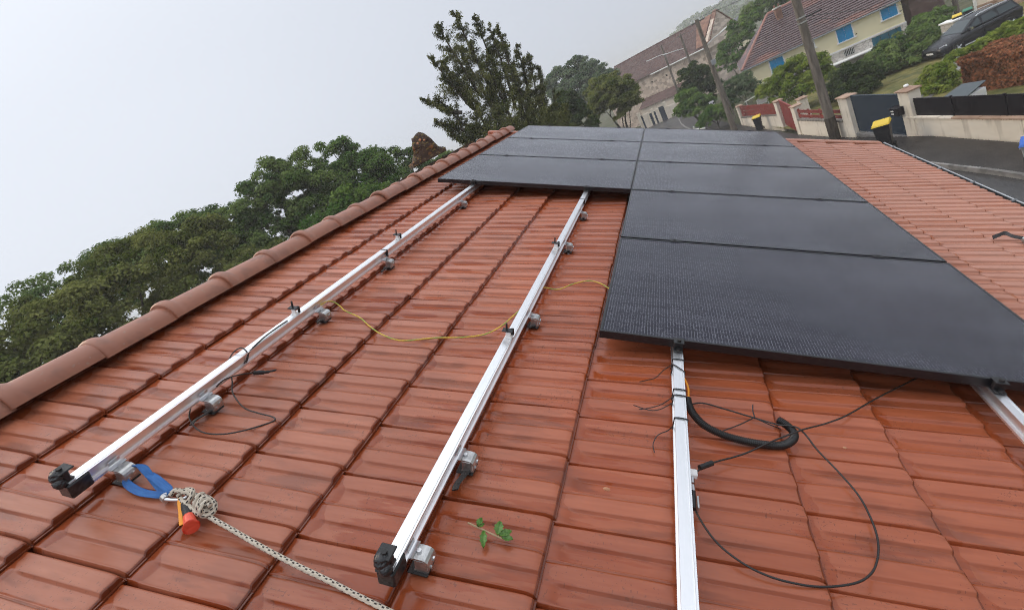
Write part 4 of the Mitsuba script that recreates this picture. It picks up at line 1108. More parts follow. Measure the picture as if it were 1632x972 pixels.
for c, d, w, L, cu in (((-0.929, -0.195, -0.108), (-1, 0.30, 0.02), 0.0075, 0.046, -0.008), ((-0.935, -0.155, -0.105), (1.0, -0.10, 0.2), 0.010, 0.040, -0.004), ((-0.936, -0.150, -0.105), (0.75, 0.75, 0.1), 0.009, 0.038, -0.010), ((-0.938, -0.143, -0.106), (0.15, 1.0, 0.1), 0.008, 0.030, -0.006), ((-0.921, -0.215, -0.108), (1.0, 0.10, 0.15), 0.007, 0.028, -0.004), ((-0.921, -0.215, -0.108), (0.6, 0.8, 0.1), 0.006, 0.020, -0.003)):
    part(k, 'leaf', leaf(c, d, w, L, cu), 'm_leafgreen')
solo('tile_chip', lump(-0.700, 0.105, -0.1165, 0.009, 5.0, (0.6, 1.2, 0.6)), 'm_butt', 'small pale orange chip lying on the tiles left of the cable tied rail', 'chip')
rng = np.random.default_rng(77)
for x, s, lab in ((-0.34, 0.82, 'tiny pale crumb on the tiles inside the large cable loop'), (0.02, -0.72, 'tiny pale crumb on the tiles between the leftmost and middle rails')):
    solo('tile_chip', lump(x, s, -0.119, 0.005, x, (0.8, 1.2, 0.6)), 'm_butt', lab, 'chip')
k = thing('ratchet_strap', 'black strap with a dark buckle lying on the tiles at the right edge', 'strap')
m, uv = strap([(1.985, 2.325, -0.108), (2.015, 2.37, -0.098), (2.035, 2.41, -0.088), (2.00, 2.44, -0.096), (1.985, 2.50, -0.10), (1.98, 2.60, -0.105)], 0.030, [(0.8, 0, 0.6), (0.8, 0.1, 0.6), (0.7, 0.2, 0.7), (0.8, 0.2, 0.5), (0.8, 0.1, 0.5), (0.9, 0, 0.3)])
part(k, 'strap', m, 'm_cable', smooth=True)
part(k, 'buckle', rbox([1.90, 2.47, -0.12], [1.98, 2.58, -0.085], 0.008), 'm_galv')

# ------------------------------------------------------------------ mossy ridge vent beyond the ridge
k = thing('ridge_vent', 'old lichen covered clay hood rising behind the ridge tiles', 'roof vent')
vc = at(-26.9, 8.6, 1.08)
fwd = np.array([-0.78, -0.45, 0.0]); fwd /= np.linalg.norm(fwd); sd = np.array([fwd[1], -fwd[0], 0]); upv = np.array([0, 0, 1.0])
# a hood: a tall arched mouth, the shell sweeping down and out behind it like a shoe
arc = np.radians(np.linspace(-8, 188, 25)); rows_ = []
for hh, ww, dd, sq in ((0.36, 0.185, -0.02, 0.55), (0.40, 0.215, 0.0, 0.55), (0.42, 0.225, 0.05, 0.6), (0.37, 0.235, 0.14, 0.7), (0.27, 0.255, 0.24, 0.8), (0.19, 0.29, 0.33, 0.9), (0.13, 0.33, 0.42, 1.0), (0.08, 0.37, 0.52, 1.0)):
    rows_.append(np.array([vc - fwd * dd + sd * ww * np.sign(math.cos(a)) * abs(math.cos(a)) ** sq * (1 - 0.22 * max(0, math.sin(a)) ** 2) + upv * (0.92 * hh * max(-0.12, np.sign(math.sin(a)) * abs(math.sin(a)) ** 1.25)) for a in arc]))
ctr = rows_[0].mean(0) + fwd * 0.015
V = np.vstack(rows_ + [ctr[None]]); na = len(arc)
V = V + (meshkit.fbm(V * 13, 3)[:, None] - 0.5) * 0.09 + (meshkit.noise(V * 40)[:, None] - 0.5) * 0.025
F = [[r * na + i, r * na + i + 1, (r + 1) * na + i + 1, (r + 1) * na + i] for r in range(len(rows_) - 1) for i in range(na - 1)]
F = np.array(F); F = np.vstack([F[:, [0, 1, 2]], F[:, [0, 2, 3]], [[len(V) - 1, i + 1, i] for i in range(na - 1)], [[len(V) - 1, 0, na - 1]]])
part(k, 'hood', trimesh.Trimesh(V, F, process=False), 'm_lichen', smooth=35)
part(k, 'skirt', cat([slab([vc - sd * 0.30 + fwd * 0.06, vc + sd * 0.30 + fwd * 0.06, vc + sd * 0.36 - fwd * 0.52, vc - sd * 0.36 - fwd * 0.52], [0, 0, -0.06])]), 'm_lichen')
for q in (-0.06, 0.0, 0.06):
    part(k, 'knob', lump(0, 0, 0, 0.022, q * 9, (1, 1, 1)).apply_translation(vc + fwd * 0.03 + sd * q + upv * (0.27 - abs(q) * 0.5)), 'm_butt')
part(k, 'neighbour_roof', slab([vc + [0.6, -0.6, -0.12], vc + [-0.9, 0.9, -0.14], vc + [-0.9, 3.2, -1.5], vc + [0.9, 3.2, -1.5]], [0, 0, -0.1]), 'm_lichen')
# ------------------------------------------------------------------ the cream house
def plan(L, R):
    """(origin, along, length, inward) of a wall seen from the street, from its left end to its right end."""
    L, R = np.asarray(L, float)[:2], np.asarray(R, float)[:2]
    d = R - L; n = np.linalg.norm(d); d = d / n
    w = np.array([d[1], -d[0]])
    if w @ (L - EYE[:2]) < 0: w = -w
    return L, d, n, w


class Wall:
    def __init__(s, L, R): s.o, s.d, s.n, s.w = plan(L, R)
    def p(s, q, z, dep=0.0): return np.r_[s.o + s.d * q + s.w * dep, z]
    def box(s, q0, q1, z0, z1, d0, d1, ch=0.0):
        m = box([q0, d0, z0], [q1, d1, z1], ch)
        v = m.vertices
        m.vertices = np.c_[s.o[0] + v[:, 0] * s.d[0] + v[:, 1] * s.w[0], s.o[1] + v[:, 0] * s.d[1] + v[:, 1] * s.w[1], v[:, 2]]
        if m.volume < 0: m.invert()
        return m


def stepped(a0, a1, b0, b1, n, t=0.05):
    """A roof face of n courses from the eaves a0-a1 up to b0-b1, each course lapping the one below."""
    a0, a1, b0, b1 = map(np.asarray, (a0, a1, b0, b1))
    nn = np.cross(a1 - a0, b0 - a0); nn = nn / np.linalg.norm(nn); nn = nn if nn[2] > 0 else -nn
    V, F = [], []
    for i in range(n):
        u0, u1 = i / n, min(1, (i + 1.06) / n)
        lo0, lo1, hi0, hi1 = a0 + (b0 - a0) * u0, a1 + (b1 - a1) * u0, a0 + (b0 - a0) * u1, a1 + (b1 - a1) * u1
        k = len(V)
        V += [lo0 + nn * t, lo1 + nn * t, hi1 + nn * t * 0.2, hi0 + nn * t * 0.2, lo0 - nn * 0.02, lo1 - nn * 0.02]
        F += [[k, k + 1, k + 2, k + 3], [k + 4, k + 5, k + 1, k]]
    return mesh(V, F)


HL, HR = at(5.88, 53.5), at(18.5, 53.6)
hw = Wall(HL, HR)
k = thing('cream_house', 'cream house with blue shutters and a hipped dark tiled roof across the street', 'house')
E0, BAND, GRD, RID = -4.32, -6.15, -8.6, -0.95
q0, q1, dep = 0.25, hw.n - 0.1, 8.0
openings = [(2.15, 3.22, -5.72, -4.55), (5.15, 5.62, -5.05, -4.55), (7.30, 8.35, -5.55, -4.35 + 0.12), (10.35, 11.35, -5.30, -4.35 + 0.1)]
part(k, 'wall', cat([hw.box(q0, q1, BAND, E0 + 0.02, 0.30, dep)]), 'm_house_cream')
part(k, 'basement', hw.box(q0 + 0.02, q1 + 0.02, GRD, BAND, 0.28, dep), 'm_stone')
part(k, 'string_course', hw.box(q0 - 0.03, q1 + 0.06, BAND - 0.07, BAND + 0.07, 0.22, 0.45, 0.015), 'm_white')
part(k, 'terrace_edge', hw.box(5.9, 9.6, -7.05, -6.93, -0.7, 0.27, 0.02), 'm_white')
RL, RR_ = hw.p(2.9, RID, 4.2), hw.p(hw.n + 0.3, RID, 4.2)
FL, FR = hw.p(-0.05, E0, 0.0), hw.p(hw.n + 0.3, E0, 0.0)
BL = hw.p(0.2 - 1.3, E0, 8.3); BR = hw.p(hw.n + 0.3, E0, 8.3)
part(k, 'roof', stepped(FL, FR, RL, RR_, 20, 0.10), 'm_house_roof')
part(k + '__roof', 'hip', stepped(BL, FL, RL + [0, 0, 0.001], RL, 20, 0.10), 'm_house_roof')
part(k + '__roof', 'rear_slope', mesh([BL, BR, RR_, RL], [[0, 1, 2, 3]]), 'm_house_roof')
part(k + '__roof', 'ridge_tiles', tube(np.linspace(RL, RR_, 30), np.tile([0.15, 0.12], 15), 8), 'm_pink_tile')
part(k + '__roof', 'hip_tiles', tube(np.linspace(FL + [0, 0, 0.05], RL, 24), np.tile([0.15, 0.11], 12), 8), 'm_pink_tile')
part(k, 'gutter', cat([cyl(FL + [0, 0, -0.05], FR + [0, 0, -0.05], 0.075, 8), cyl(BL + [0, 0, -0.05], FL + [0, 0, -0.05], 0.075, 8)]), 'm_bin_grey')
part(k, 'soffit', mesh([FL + [0, 0, -0.02], FR + [0, 0, -0.02], BR + [0, 0, -0.02], BL + [0, 0, -0.02]], [[0, 3, 2, 1]]), 'm_white')
part(k, 'gable_wall', slab([hw.p(q1 - 0.2, E0, 0.32), hw.p(q1 - 0.2, E0, 8.0), hw.p(q1 - 0.2, RID - 0.25, 4.2)], np.r_[hw.d * 0.2, 0]), 'm_house_cream')
for i, (a, b, lo, hi) in enumerate(openings):
    small = i == 1
    wk = part(k, 'window', cat([hw.box(a - 0.10, a, lo - 0.02, hi + 0.08, 0.24, 0.34, 0.01), hw.box(b, b + 0.10, lo - 0.02, hi + 0.08, 0.24, 0.34, 0.01), hw.box(a, b, hi, hi + 0.08, 0.24, 0.34, 0.01)]), 'm_white')
    part(wk, 'sill', hw.box(a - 0.16, b + 0.18, lo - 0.09, lo - 0.01, 0.12, 0.34, 0.015), 'm_white')
    if small:
        part(wk, 'pane', hw.box(a, b, lo, hi, 0.285, 0.30), 'm_glass_dark')
    else:
        mid_ = (a + b) / 2
        for s0, s1 in ((a, mid_ - 0.006), (mid_ + 0.006, b)):
            part(wk, 'shutter', hw.box(s0, s1, lo, hi, 0.245, 0.285, 0.008), 'm_shutter')
        for zz in (lo + 0.2, hi - 0.2):
            part(wk, 'hinge_bar', hw.box(a + 0.05, b - 0.05, zz - 0.02, zz + 0.02, 0.238, 0.246), 'm_shutter')
        part(wk, 'latch', hw.box(b + 0.14, b + 0.24, lo + 0.1, lo + 0.16, 0.22, 0.32), 'm_black')
wk = part(k, 'basement_window', hw.box(7.45, 8.15, -6.80, -6.30, 0.262, 0.282), 'm_glass_dark')
for q in np.linspace(7.5, 8.1, 6): part(wk, 'bar', hw.box(q - 0.012, q + 0.012, -6.8, -6.3, 0.235, 0.258), 'm_white')
dk = part(k, 'garage_door', hw.box(9.4, 11.65, GRD, -6.28, 0.255, 0.285, 0.01), 'm_teal_door')
for q in (9.95, 10.5, 11.05): part(dk, 'groove', hw.box(q, q + 0.03, GRD, -6.3, 0.250, 0.257), 'm_black')
part(k, 'quoin', hw.box(q1 - 0.35, q1 + 0.05, GRD, BAND - 0.08, 0.24, 0.5, 0.02), 'm_stone')
cb = hw.p(3.75, 0, 3.3)
ck = part(k, 'chimney', box([-0.26, -0.26, -2.4], [0.26, 0.26, -0.85], 0.03, o=np.r_[cb[:2], 0]), 'm_barn_orange')
part(ck, 'crown', box([-0.33, -0.33, -0.85], [0.33, 0.33, -0.74], 0.02, o=np.r_[cb[:2], 0]), 'm_stone')
for s in (-0.15, 0.15): part(ck, 'pot', cyl(np.r_[cb[:2] + s, -0.78], np.r_[cb[:2] + s, -0.5], 0.09, 10, 0.075), 'm_barn_orange')

# ------------------------------------------------------------------ the long stone barn
bw = Wall(at(-6.8, 93), at(3.45, 83.5))
k = thing('stone_barn', 'long rubble stone barn with a huge brown tiled roof at the end of the street', 'barn')
ez, rz = -1.85, 1.62
part(k, 'wall', bw.box(0, bw.n, -9.5, ez, 0, 11), 'm_rubble')
A0, A1, B0, B1 = bw.p(-0.2, ez - 0.12, -0.4), bw.p(bw.n + 0.1, ez - 0.12, -0.4), bw.p(-0.2, rz, 5.5), bw.p(bw.n + 0.1, rz, 5.5)
part(k, 'roof', stepped(A0, A1, B0, B1, 40, 0.03), 'm_barn_roof')
part(k + '__roof', 'rear_slope', mesh([bw.p(-0.2, ez - 0.12, 11.4), bw.p(bw.n + 0.1, ez - 0.12, 11.4), B1, B0], [[0, 1, 2, 3]]), 'm_barn_roof')
part(k + '__roof', 'ridge_tiles', tube(np.linspace(B0, B1, 60), np.tile([0.16, 0.13], 30), 6), 'm_barn_roof')
part(k + '__roof', 'mended_patch', slab([A0 + (A1 - A0) * 0.93 + (B0 - A0) * 0.05 + [0, 0, 0.12], A0 + (A1 - A0) * 0.985 + (B0 - A0) * 0.05 + [0, 0, 0.12], A0 + (A1 - A0) * 0.985 + (B0 - A0) * 0.99 + [0, 0, 0.12], A0 + (A1 - A0) * 0.86 + (B0 - A0) * 0.99 + [0, 0, 0.12]], [0, 0, 0.04]), 'm_barn_orange', label='paler orange tiles near the right hand gable')
gp_ = [bw.p(bw.n + 0.1, ez - 0.5, -0.5), bw.p(bw.n + 0.1, ez + 0.25, -0.3), bw.p(bw.n + 0.1, ez + 0.45, 0.9), bw.p(bw.n + 0.1, rz + 0.25, 5.5), bw.p(bw.n + 0.1, ez + 0.2, 11.3), bw.p(bw.n + 0.1, ez - 0.5, 11.3)]
part(k, 'gable', slab(gp_, np.r_[bw.d * 0.5, 0]), 'm_rubble')
part(k, 'gable_coping', cat([slab([a + [0, 0, 0.02], b + [0, 0, 0.02], b + [0, 0, 0.16], a + [0, 0, 0.16]], np.r_[bw.d * 0.62, 0]) for a, b in ((gp_[1], gp_[2]), (gp_[2], gp_[3]), (gp_[3], gp_[4]))]), 'm_barn_orange')
part(k, 'gutter', cyl(bw.p(9.3, ez - 0.2, -0.42), bw.p(bw.n, ez - 0.2, -0.42), 0.09, 8), 'm_white')
for q in (3.5, 6.0, 8.7, 11.4): part(k, 'putlog_hole', bw.box(q, q + 0.25, -3.3, -3.05, -0.01, 0.02), 'm_black')
# lean-to roof along the barn
k = thing('lean_to', 'low dark tiled lean-to against the foot of the stone barn', 'lean-to')
lt = Wall(at(-4.3, 86.5), at(-0.2, 82.5))
part(k, 'roof', stepped(lt.p(0, -6.1, -0.2), lt.p(lt.n, -6.1, -0.2), lt.p(0, -5.0, 2.2), lt.p(lt.n, -5.0, 2.2), 10, 0.03), 'm_barn_roof')
part(k, 'wall', lt.box(0.1, lt.n - 0.1, -9, -6.1, 0.1, 2.4), 'm_cream_wall')
# roadside wall with gates in front of it
k = thing('roadside_wall', 'cream roadside wall with dark gates below the stone barn', 'wall')
rw = Wall(at(-4.75, 80.5), at(-0.55, 78.5))
zb = gz(*rw.p(2, 0)[:2])
for a, b, t in ((0.0, 0.45, -5.9), (0.75, 1.75, -6.45), (2.15, 2.45, -6.2), (2.75, 3.3, -6.5), (4.1, 4.5, -6.0), (4.5, 5.75, -6.75)):
    part(k, 'wall_section', rw.box(a, b, zb - 0.3, t, 0, 0.3, 0.02), 'm_cream_wall')
for a, b, t in ((0.45, 0.75, -6.5), (1.75, 2.15, -6.7), (2.45, 2.75, -6.7), (3.3, 4.1, -6.4)):
    part(k, 'gate', rw.box(a, b, zb - 0.1, t, 0.1, 0.18), 'm_navy_gate')
k = thing('far_house', 'small cream house with a slate roof peeping out behind the barn gable', 'house')
fh = Wall(at(3.75, 100), at(6.4, 98))
part(k, 'wall', fh.box(0, fh.n, -9, -2.25, 0, 6), 'm_house_cream')
part(k, 'roof', cat([stepped(fh.p(-0.2, -2.3, -0.3), fh.p(fh.n + 0.2, -2.3, -0.3), fh.p(-0.2, -0.55, 3), fh.p(fh.n + 0.2, -0.55, 3), 12), mesh([fh.p(-0.2, -2.3, 6.3), fh.p(fh.n + 0.2, -2.3, 6.3), fh.p(fh.n + 0.2, -0.55, 3), fh.p(-0.2, -0.55, 3)], [[0, 1, 2, 3]])]), 'm_zinc')
wk = part(k, 'window', fh.box(1.1, 1.9, -4.3, -3.2, -0.02, 0.03), 'm_glass_dark')
part(wk, 'frame', cat([fh.box(1.0, 1.1, -4.4, -3.1, -0.04, 0.04), fh.box(1.9, 2.0, -4.4, -3.1, -0.04, 0.04)]), 'm_white')
# dark shed and pale house right of the cream house
k = thing('dark_shed', 'dark timber shed right of the cream house', 'shed')
sh = Wall(at(18.8, 56), at(20.9, 57))
part(k, 'wall', sh.box(0, sh.n, -9, -4.7, 0, 3), 'm_barn_roof')
for z in np.arange(-8.6, -4.8, 0.35): part(k, 'board', sh.box(0, sh.n, z, z + 0.31, -0.025, 0.0), 'm_barn_roof')
part(k, 'roof', sh.box(-0.2, sh.n + 0.2, -4.7, -4.55, -0.3, 3.2), 'm_barn_roof')
k = thing('pale_house', 'pale house wall at the top right corner behind the parked car', 'house')
ph = Wall(at(22.55, 52), at(28, 50))
part(k, 'wall', ph.box(0, ph.n, -9, -3.5, 0, 6), 'm_cream_wall')
part(k, 'plinth', ph.box(0.12, ph.n, -9, -6.75, -0.06, 0.0), 'm_coping')
part(k, 'corner_strip', ph.box(-0.05, 0.14, -9, -3.6, -0.05, 0.1), 'm_white')
k = thing('stone_gate_wall', 'short rough stone wall with a white coping beside the two bins at the top right', 'wall')
sg = Wall(at(20.35, 47), at(21.15, 46.2))
part(k, 'stonework', sg.box(0, sg.n, -8.3, -6.35, 0, 0.5, 0.03), 'm_stone')
part(k, 'coping', sg.box(-0.05, sg.n + 0.1, -6.35, -6.24, -0.06, 0.56, 0.02), 'm_white')

# ------------------------------------------------------------------ front walls, gates and fences along the pavement
def pillar(parent, wl, q0, q1, ztop, name='pillar', d0=-0.05, d1=0.33, cap=True, m='m_cream_wall'):
    zb = gz(*wl.p((q0 + q1) / 2, 0)[:2]) - 0.3
    pk = part(parent, name, wl.box(q0, q1, zb, ztop - 0.08, d0, d1, 0.015), m)
    if cap:
        zc = ztop - 0.08
        a = [wl.p(q0 - 0.05, zc, d0 - 0.05), wl.p(q1 + 0.05, zc, d0 - 0.05), wl.p(q1 + 0.05, zc, d1 + 0.05), wl.p(q0 - 0.05, zc, d1 + 0.05)]
        b = [p + [0, 0, 0.045] for p in a]
        mid_ = [wl.p((q0 + q1) / 2 - 0.02, ztop + 0.03, (d0 + d1) / 2), wl.p((q0 + q1) / 2 + 0.02, ztop + 0.03, (d0 + d1) / 2)]
        part(pk, 'cap', hull(a + b + mid_), 'm_coping')
    return pk


# right: cream wall, pinkish coping, black fence
w1 = Wall(at(16.95, 21.9), at(24.0, 18.35))
LEN = 11.5
k = thing('garden_wall', 'long low cream rendered wall with a tile coping under the black fence', 'wall')
zb = gz(*w1.p(2, 0)[:2])
for a, b in ((0.0, 4.30), (4.315, LEN)):
    part(k, 'panel', w1.box(a, b, zb - 0.35, -5.02, 0.0, 0.2, 0.01), 'm_cream_wall')
for i, q in enumerate(np.arange(0.02, LEN, 0.5)):
    part(k, 'coping_tile', w1.box(q, min(q + 0.492, LEN), -5.02, -4.965 + 0.006 * (i % 3), -0.045, 0.245, 0.008), 'm_coping' if i > 3 else 'm_cream_wall')
k = thing('black_fence', 'solid black metal fence standing on the cream garden wall', 'fence')
for i, q in enumerate(np.arange(0.12, LEN - 0.2, 1.84)):
    part(k, 'panel', w1.box(q + 0.05, min(q + 1.83, LEN), -4.955, -4.36, 0.085, 0.115, 0.004), 'm_fence_black')
    part(k, 'post', w1.box(q - 0.02, q + 0.05, -4.97, -4.33, 0.07, 0.13, 0.006), 'm_fence_black')
k = thing('mailbox', 'black mailbox with two pale labels at the end of the black fence', 'mailbox')
part(k, 'box', w1.box(-0.42, 0.02, -4.86, -4.60, -0.20, 0.06, 0.015), 'm_fence_black')
part(k, 'lid', w1.box(-0.44, 0.04, -4.60, -4.57, -0.23, 0.08, 0.008), 'm_fence_black')
for z in (-4.70, -4.80): part(k, 'label', w1.box(-0.36, -0.22, z, z + 0.045, -0.206, -0.201), 'm_white_plastic')
part(k, 'bracket', w1.box(0.02, 0.12, -4.80, -4.40, 0.02, 0.10, 0.008), 'm_fence_black')
# gate with its two pillars
w2 = Wall(at(12.55, 25.6), at(16.85, 22.05))
k = thing('blue_gate', 'dark navy blue solid metal gate between two cream pillars', 'gate')
part(k, 'leaf', w2.box(0.78, 3.86, -5.72, -4.26, 0.10, 0.14, 0.004), 'm_navy_gate')
part(k, 'frame', cat([w2.box(0.74, 0.80, -5.74, -4.22, 0.09, 0.15, 0.006), w2.box(3.84, 3.90, -5.74, -4.22, 0.09, 0.15, 0.006), w2.box(0.80, 3.84, -4.27, -4.22, 0.09, 0.15, 0.006), w2.box(0.80, 3.84, -5.74, -5.69, 0.09, 0.15, 0.006)]), 'm_navy_gate')
part(k, 'sill', w2.box(0.72, 3.92, -5.95, -5.78, -0.02, 0.30, 0.01), 'm_kerb')
k = thing('gate_pillar', 'cream gate pillar with a pinkish cap left of the navy blue gate', 'pillar'); pillar(k, w2, 0.0, 0.68, -4.20, 'shaft')
k = thing('gate_pillar', 'cream gate pillar right of the navy blue gate, with a small pale stone on its cap', 'pillar'); pk = pillar(k, w2, 3.96, 4.52, -4.02, 'shaft')
part(k, 'stone', trimesh.creation.icosphere(2, 0.075).apply_scale([1.3, 1, 0.7]).apply_translation(w2.p(4.2, -3.95, 0.14)), 'm_white')
zz = gz(*w2.p(4.5, 0)[:2])
part(k, 'stub', w2.box(4.52, 4.80, zz - 0.3, -5.02, -0.02, 0.34, 0.02), 'm_cream_wall')


def board_fence(wl, q0, q1, zf, zt, label, posts, boards, split=None):
    """A rendered plinth wall and red boards on posts above it."""
    k = thing('plinth_wall', 'low cream rendered wall ' + label, 'wall')
    z0 = lambda q: gz(*wl.p(q, 0)[:2])
    a = [wl.p(q0, z0(q0) - 0.3, 0), wl.p(q1, z0(q1) - 0.3, 0), wl.p(q1, zf(q1), 0), wl.p(q0, zf(q0), 0)]
    part(k, 'render', slab(a, np.r_[wl.w * 0.22, 0]), 'm_cream_wall')
    c = [wl.p(q0, zf(q0), -0.04), wl.p(q1, zf(q1), -0.04), wl.p(q1, zf(q1), 0.26), wl.p(q0, zf(q0), 0.26)]
    part(k, 'coping', slab(c, [0, 0, 0.07]), 'm_grey_wood')
    k = thing('board_fence', 'red painted board fence ' + label, 'fence')
    for q in posts:
        part(k, 'post', hull(np.vstack([wl.box(q - 0.045, q + 0.045, zf(q) + 0.02, zt(q) + 0.03, 0.10, 0.16).vertices])), 'm_red_wood')
    for f, h in boards:
        for a, b in zip(posts[:-1], posts[1:]):
            za, zb_ = zf(a) + 0.07 + f * (zt(a) - zf(a) - 0.07), zf(b) + 0.07 + f * (zt(b) - zf(b) - 0.07)
            p = [wl.p(a - 0.03, za - h / 2, 0.07), wl.p(b + 0.02, zb_ - h / 2, 0.07), wl.p(b + 0.02, zb_ + h / 2, 0.07), wl.p(a - 0.03, za + h / 2, 0.07)]
            part(k, 'board', slab(p, np.r_[wl.w * 0.028, 0]), 'm_red_wood')


w3 = Wall(at(8.85, 30.7), at(12.5, 25.7))
board_fence(w3, 0.3, w3.n - 0.05, lambda q: -5.58 + 0.24 * q / 5.4, lambda q: -5.04 + 0.2 * q / 5.4, 'between the red gate and the navy gate', [0.4, 1.6, 2.9, 4.1, 5.2], [(0.28, 0.15), (0.82, 0.16)])
w4 = Wall(at(4.35, 44.2), at(7.75, 35.2))
board_fence(w4, 0.5, w4.n - 0.35, lambda q: -6.62 + 0.70 * q / 9, lambda q: -5.72 + 0.50 * q / 9, 'left of the red gate', [0.7, 2.7, 4.6, 6.5, 8.5], [(0.15, 0.18), (0.42, 0.18), (0.70, 0.18), (0.95, 0.16)])
k = thing('gate_pillar', 'cream pillar at the left end of the red board fence', 'pillar'); pillar(k, w4, 0.05, 0.5, -5.62, 'shaft')
k = thing('gate_pillar', 'cream pillar with a flat cap left of the red gate', 'pillar'); pillar(k, w4, w4.n - 0.42, w4.n + 0.08, -4.98, 'shaft')
w5 = Wall(at(7.80, 35.2), at(8.75, 31.4))
k = thing('red_gate', 'dark red solid gate between cream pillars', 'gate')
part(k, 'leaf', w5.box(0.05, w5.n - 0.02, gz(*w5.p(1, 0)[:2]) + 0.05, -5.05, 0.10, 0.14, 0.005), 'm_red_gate')
part(k, 'top_rail', w5.box(0.03, w5.n, -5.05, -4.98, 0.08, 0.16, 0.006), 'm_red_gate')
k = thing('gate_pillar', 'cream pillar with a sloping cap right of the red gate', 'pillar'); pillar(k, w3, -0.12, 0.34, -4.78, 'shaft')
k = thing('gate_pillar', 'cream pillar set back behind the right side of the red gate', 'pillar'); pillar(k, Wall(at(9.45, 32.2), at(12, 28)), 0.0, 0.5, -4.78, 'shaft')
k = thing('white_rail', 'thin white handrail in the garden behind the left red fence', 'railing')
ra, rb_ = at(5.2, 45, -5.75), at(8.3, 41, -4.85)
part(k, 'rail', cyl(ra, rb_, 0.035, 8), 'm_white')
for t in (0.05, 0.35, 0.65, 0.95):
    p = ra + (rb_ - ra) * t; part(k, 'post', cyl(p, [p[0], p[1], gz(p[0], p[1]) - 0.1], 0.025, 6), 'm_white')
k = thing('white_barrier', 'small white post and rail barrier at the street corner', 'barrier')
p0 = at(0.15, 50.5); p1 = at(1.05, 49.5)
part(k, 'post', cyl(p0 + [0, 0, -0.1], p0 + [-0.15, 0.1, 0.75], 0.07, 8), 'm_white')
part(k, 'rail', cyl(p0 + [0, 0, 0.45], p1 + [0, 0, 0.30], 0.06, 8), 'm_white')
k = thing('road_sign', 'small pale road sign seen from behind by the shrubs at the bend', 'sign')
sp = at(2.35, 50); sw = Wall(at(2.15, 50), at(2.62, 50))
part(k, 'plate', sw.box(0, sw.n, -5.62, -5.20, 0, 0.03, 0.004), 'm_white_plastic')
for q in (0.10, 0.30): part(k, 'clip', sw.box(q, q + 0.1, -5.5, -5.35, -0.03, -0.002), 'm_black')
part(k, 'post', cyl([sp[0], sp[1], sp[2] - 0.2], [sp[0], sp[1], -5.6], 0.03, 8), 'm_galv')


# ------------------------------------------------------------------ bins
def bin_(p, yaw, label, lid, body='m_bin', h=1.05, name='wheelie_bin'):
    k = thing(name, label, 'bin')
    c, s = math.cos(yaw), math.sin(yaw); R = np.array([[c, -s, 0], [s, c, 0], [0, 0, 1]])
    f = lambda m: trimesh.Trimesh((np.asarray(m.vertices) * [0.80, 0.80, 0.94]) @ R.T + p, m.faces, process=False)
    b0 = [(x * 0.20, y * 0.22, 0.06) for x in (-1, 1) for y in (-1, 1)]; b1 = [(x * 0.28, y * 0.29, h - 0.10) for x in (-1, 1) for y in (-1, 1)]
    ins = lambda q: [(x * a, y * b, z) for x, y, z in q for a, b in ((1, 0.88), (0.88, 1))]
    part(k, 'body', f(hull(ins(b0) + ins(b1))), body)
    part(k, 'rim', f(box([-0.31, -0.315, h - 0.13], [0.30, 0.315, h - 0.07], 0.012)), body)
    part(k, 'lid', f(hull([(x * 0.33 - 0.01, y * 0.32, h - 0.068) for x in (-1, 1) for y in (-1, 1)] + [(-0.30, y * 0.29, h - 0.02) for y in (-1, 1)] + [(0.22, y * 0.28, h + 0.05) for y in (-1, 1)] + [(0.32, y * 0.29, h + 0.02) for y in (-1, 1)])), lid)
    part(k, 'handle', f(cyl([0.36, -0.25, h - 0.09], [0.36, 0.25, h - 0.09], 0.018, 8)), body)
    for y in (-0.27, 0.27): part(k, 'wheel', f(cyl([0.22, y - 0.03, 0.10], [0.22, y + 0.03, 0.10], 0.10, 16)), 'm_tyre')


bin_(at(15.15, 20.9), -0.45, 'black wheelie bin with a yellow lid standing in front of the navy gate', 'm_lid_yellow')
bin_(at(5.75, 37.6), -0.3, 'black wheelie bin with a yellow lid against the wall left of the red gate', 'm_lid_yellow')
p = at(21.45, 46.8); p[2] = -7.05
bin_(p, -0.4, 'black wheelie bin with a yellow lid behind the parked car', 'm_lid_yellow')
p = at(22.1, 47.2); p[2] = -7.0
bin_(p, -0.4, 'black wheelie bin with a green lid behind the parked car', 'm_lid_green')
bin_(at(24.5, 16.4), -0.5, 'grey container with a blue lid cut off by the right edge of the frame', 'm_lid_blue', 'm_bin_grey', h=0.72)
k = thing('cold_frame', 'low box with a sloping pale lid just behind the black fence', 'cold frame')
cf = Wall(at(19.55, 23.6), at(21.2, 23.0)); z = gz(*cf.p(0.3, 0)[:2])
part(k, 'box', cf.box(0, cf.n, z - 0.1, -5.22, 0, 0.7, 0.01), 'm_white')
part(k, 'lid', hull([cf.p(-0.03, -5.22, -0.05), cf.p(cf.n + 0.03, -5.22, -0.05), cf.p(-0.03, -5.19, -0.05), cf.p(cf.n + 0.03, -5.19, -0.05), cf.p(0.1, -5.02, 0.75), cf.p(cf.n, -5.02, 0.75), cf.p(0.1, -5.05, 0.75), cf.p(cf.n, -5.05, 0.75)]), 'm_car_glass')

# ------------------------------------------------------------------ poles and wires
def pole(az, D, ztop, r0, r1, label, mat='m_wood_pole', name='utility_pole'):
    k = thing(name, label, 'pole')
    b = at(az, D); b[2] -= 0.3
    n = 8
    part(k, 'shaft', tube(np.linspace(b, [b[0], b[1], ztop], n), np.linspace(r0, r1, n), 12), mat, smooth=40)
    return k, np.array([b[0], b[1], ztop])


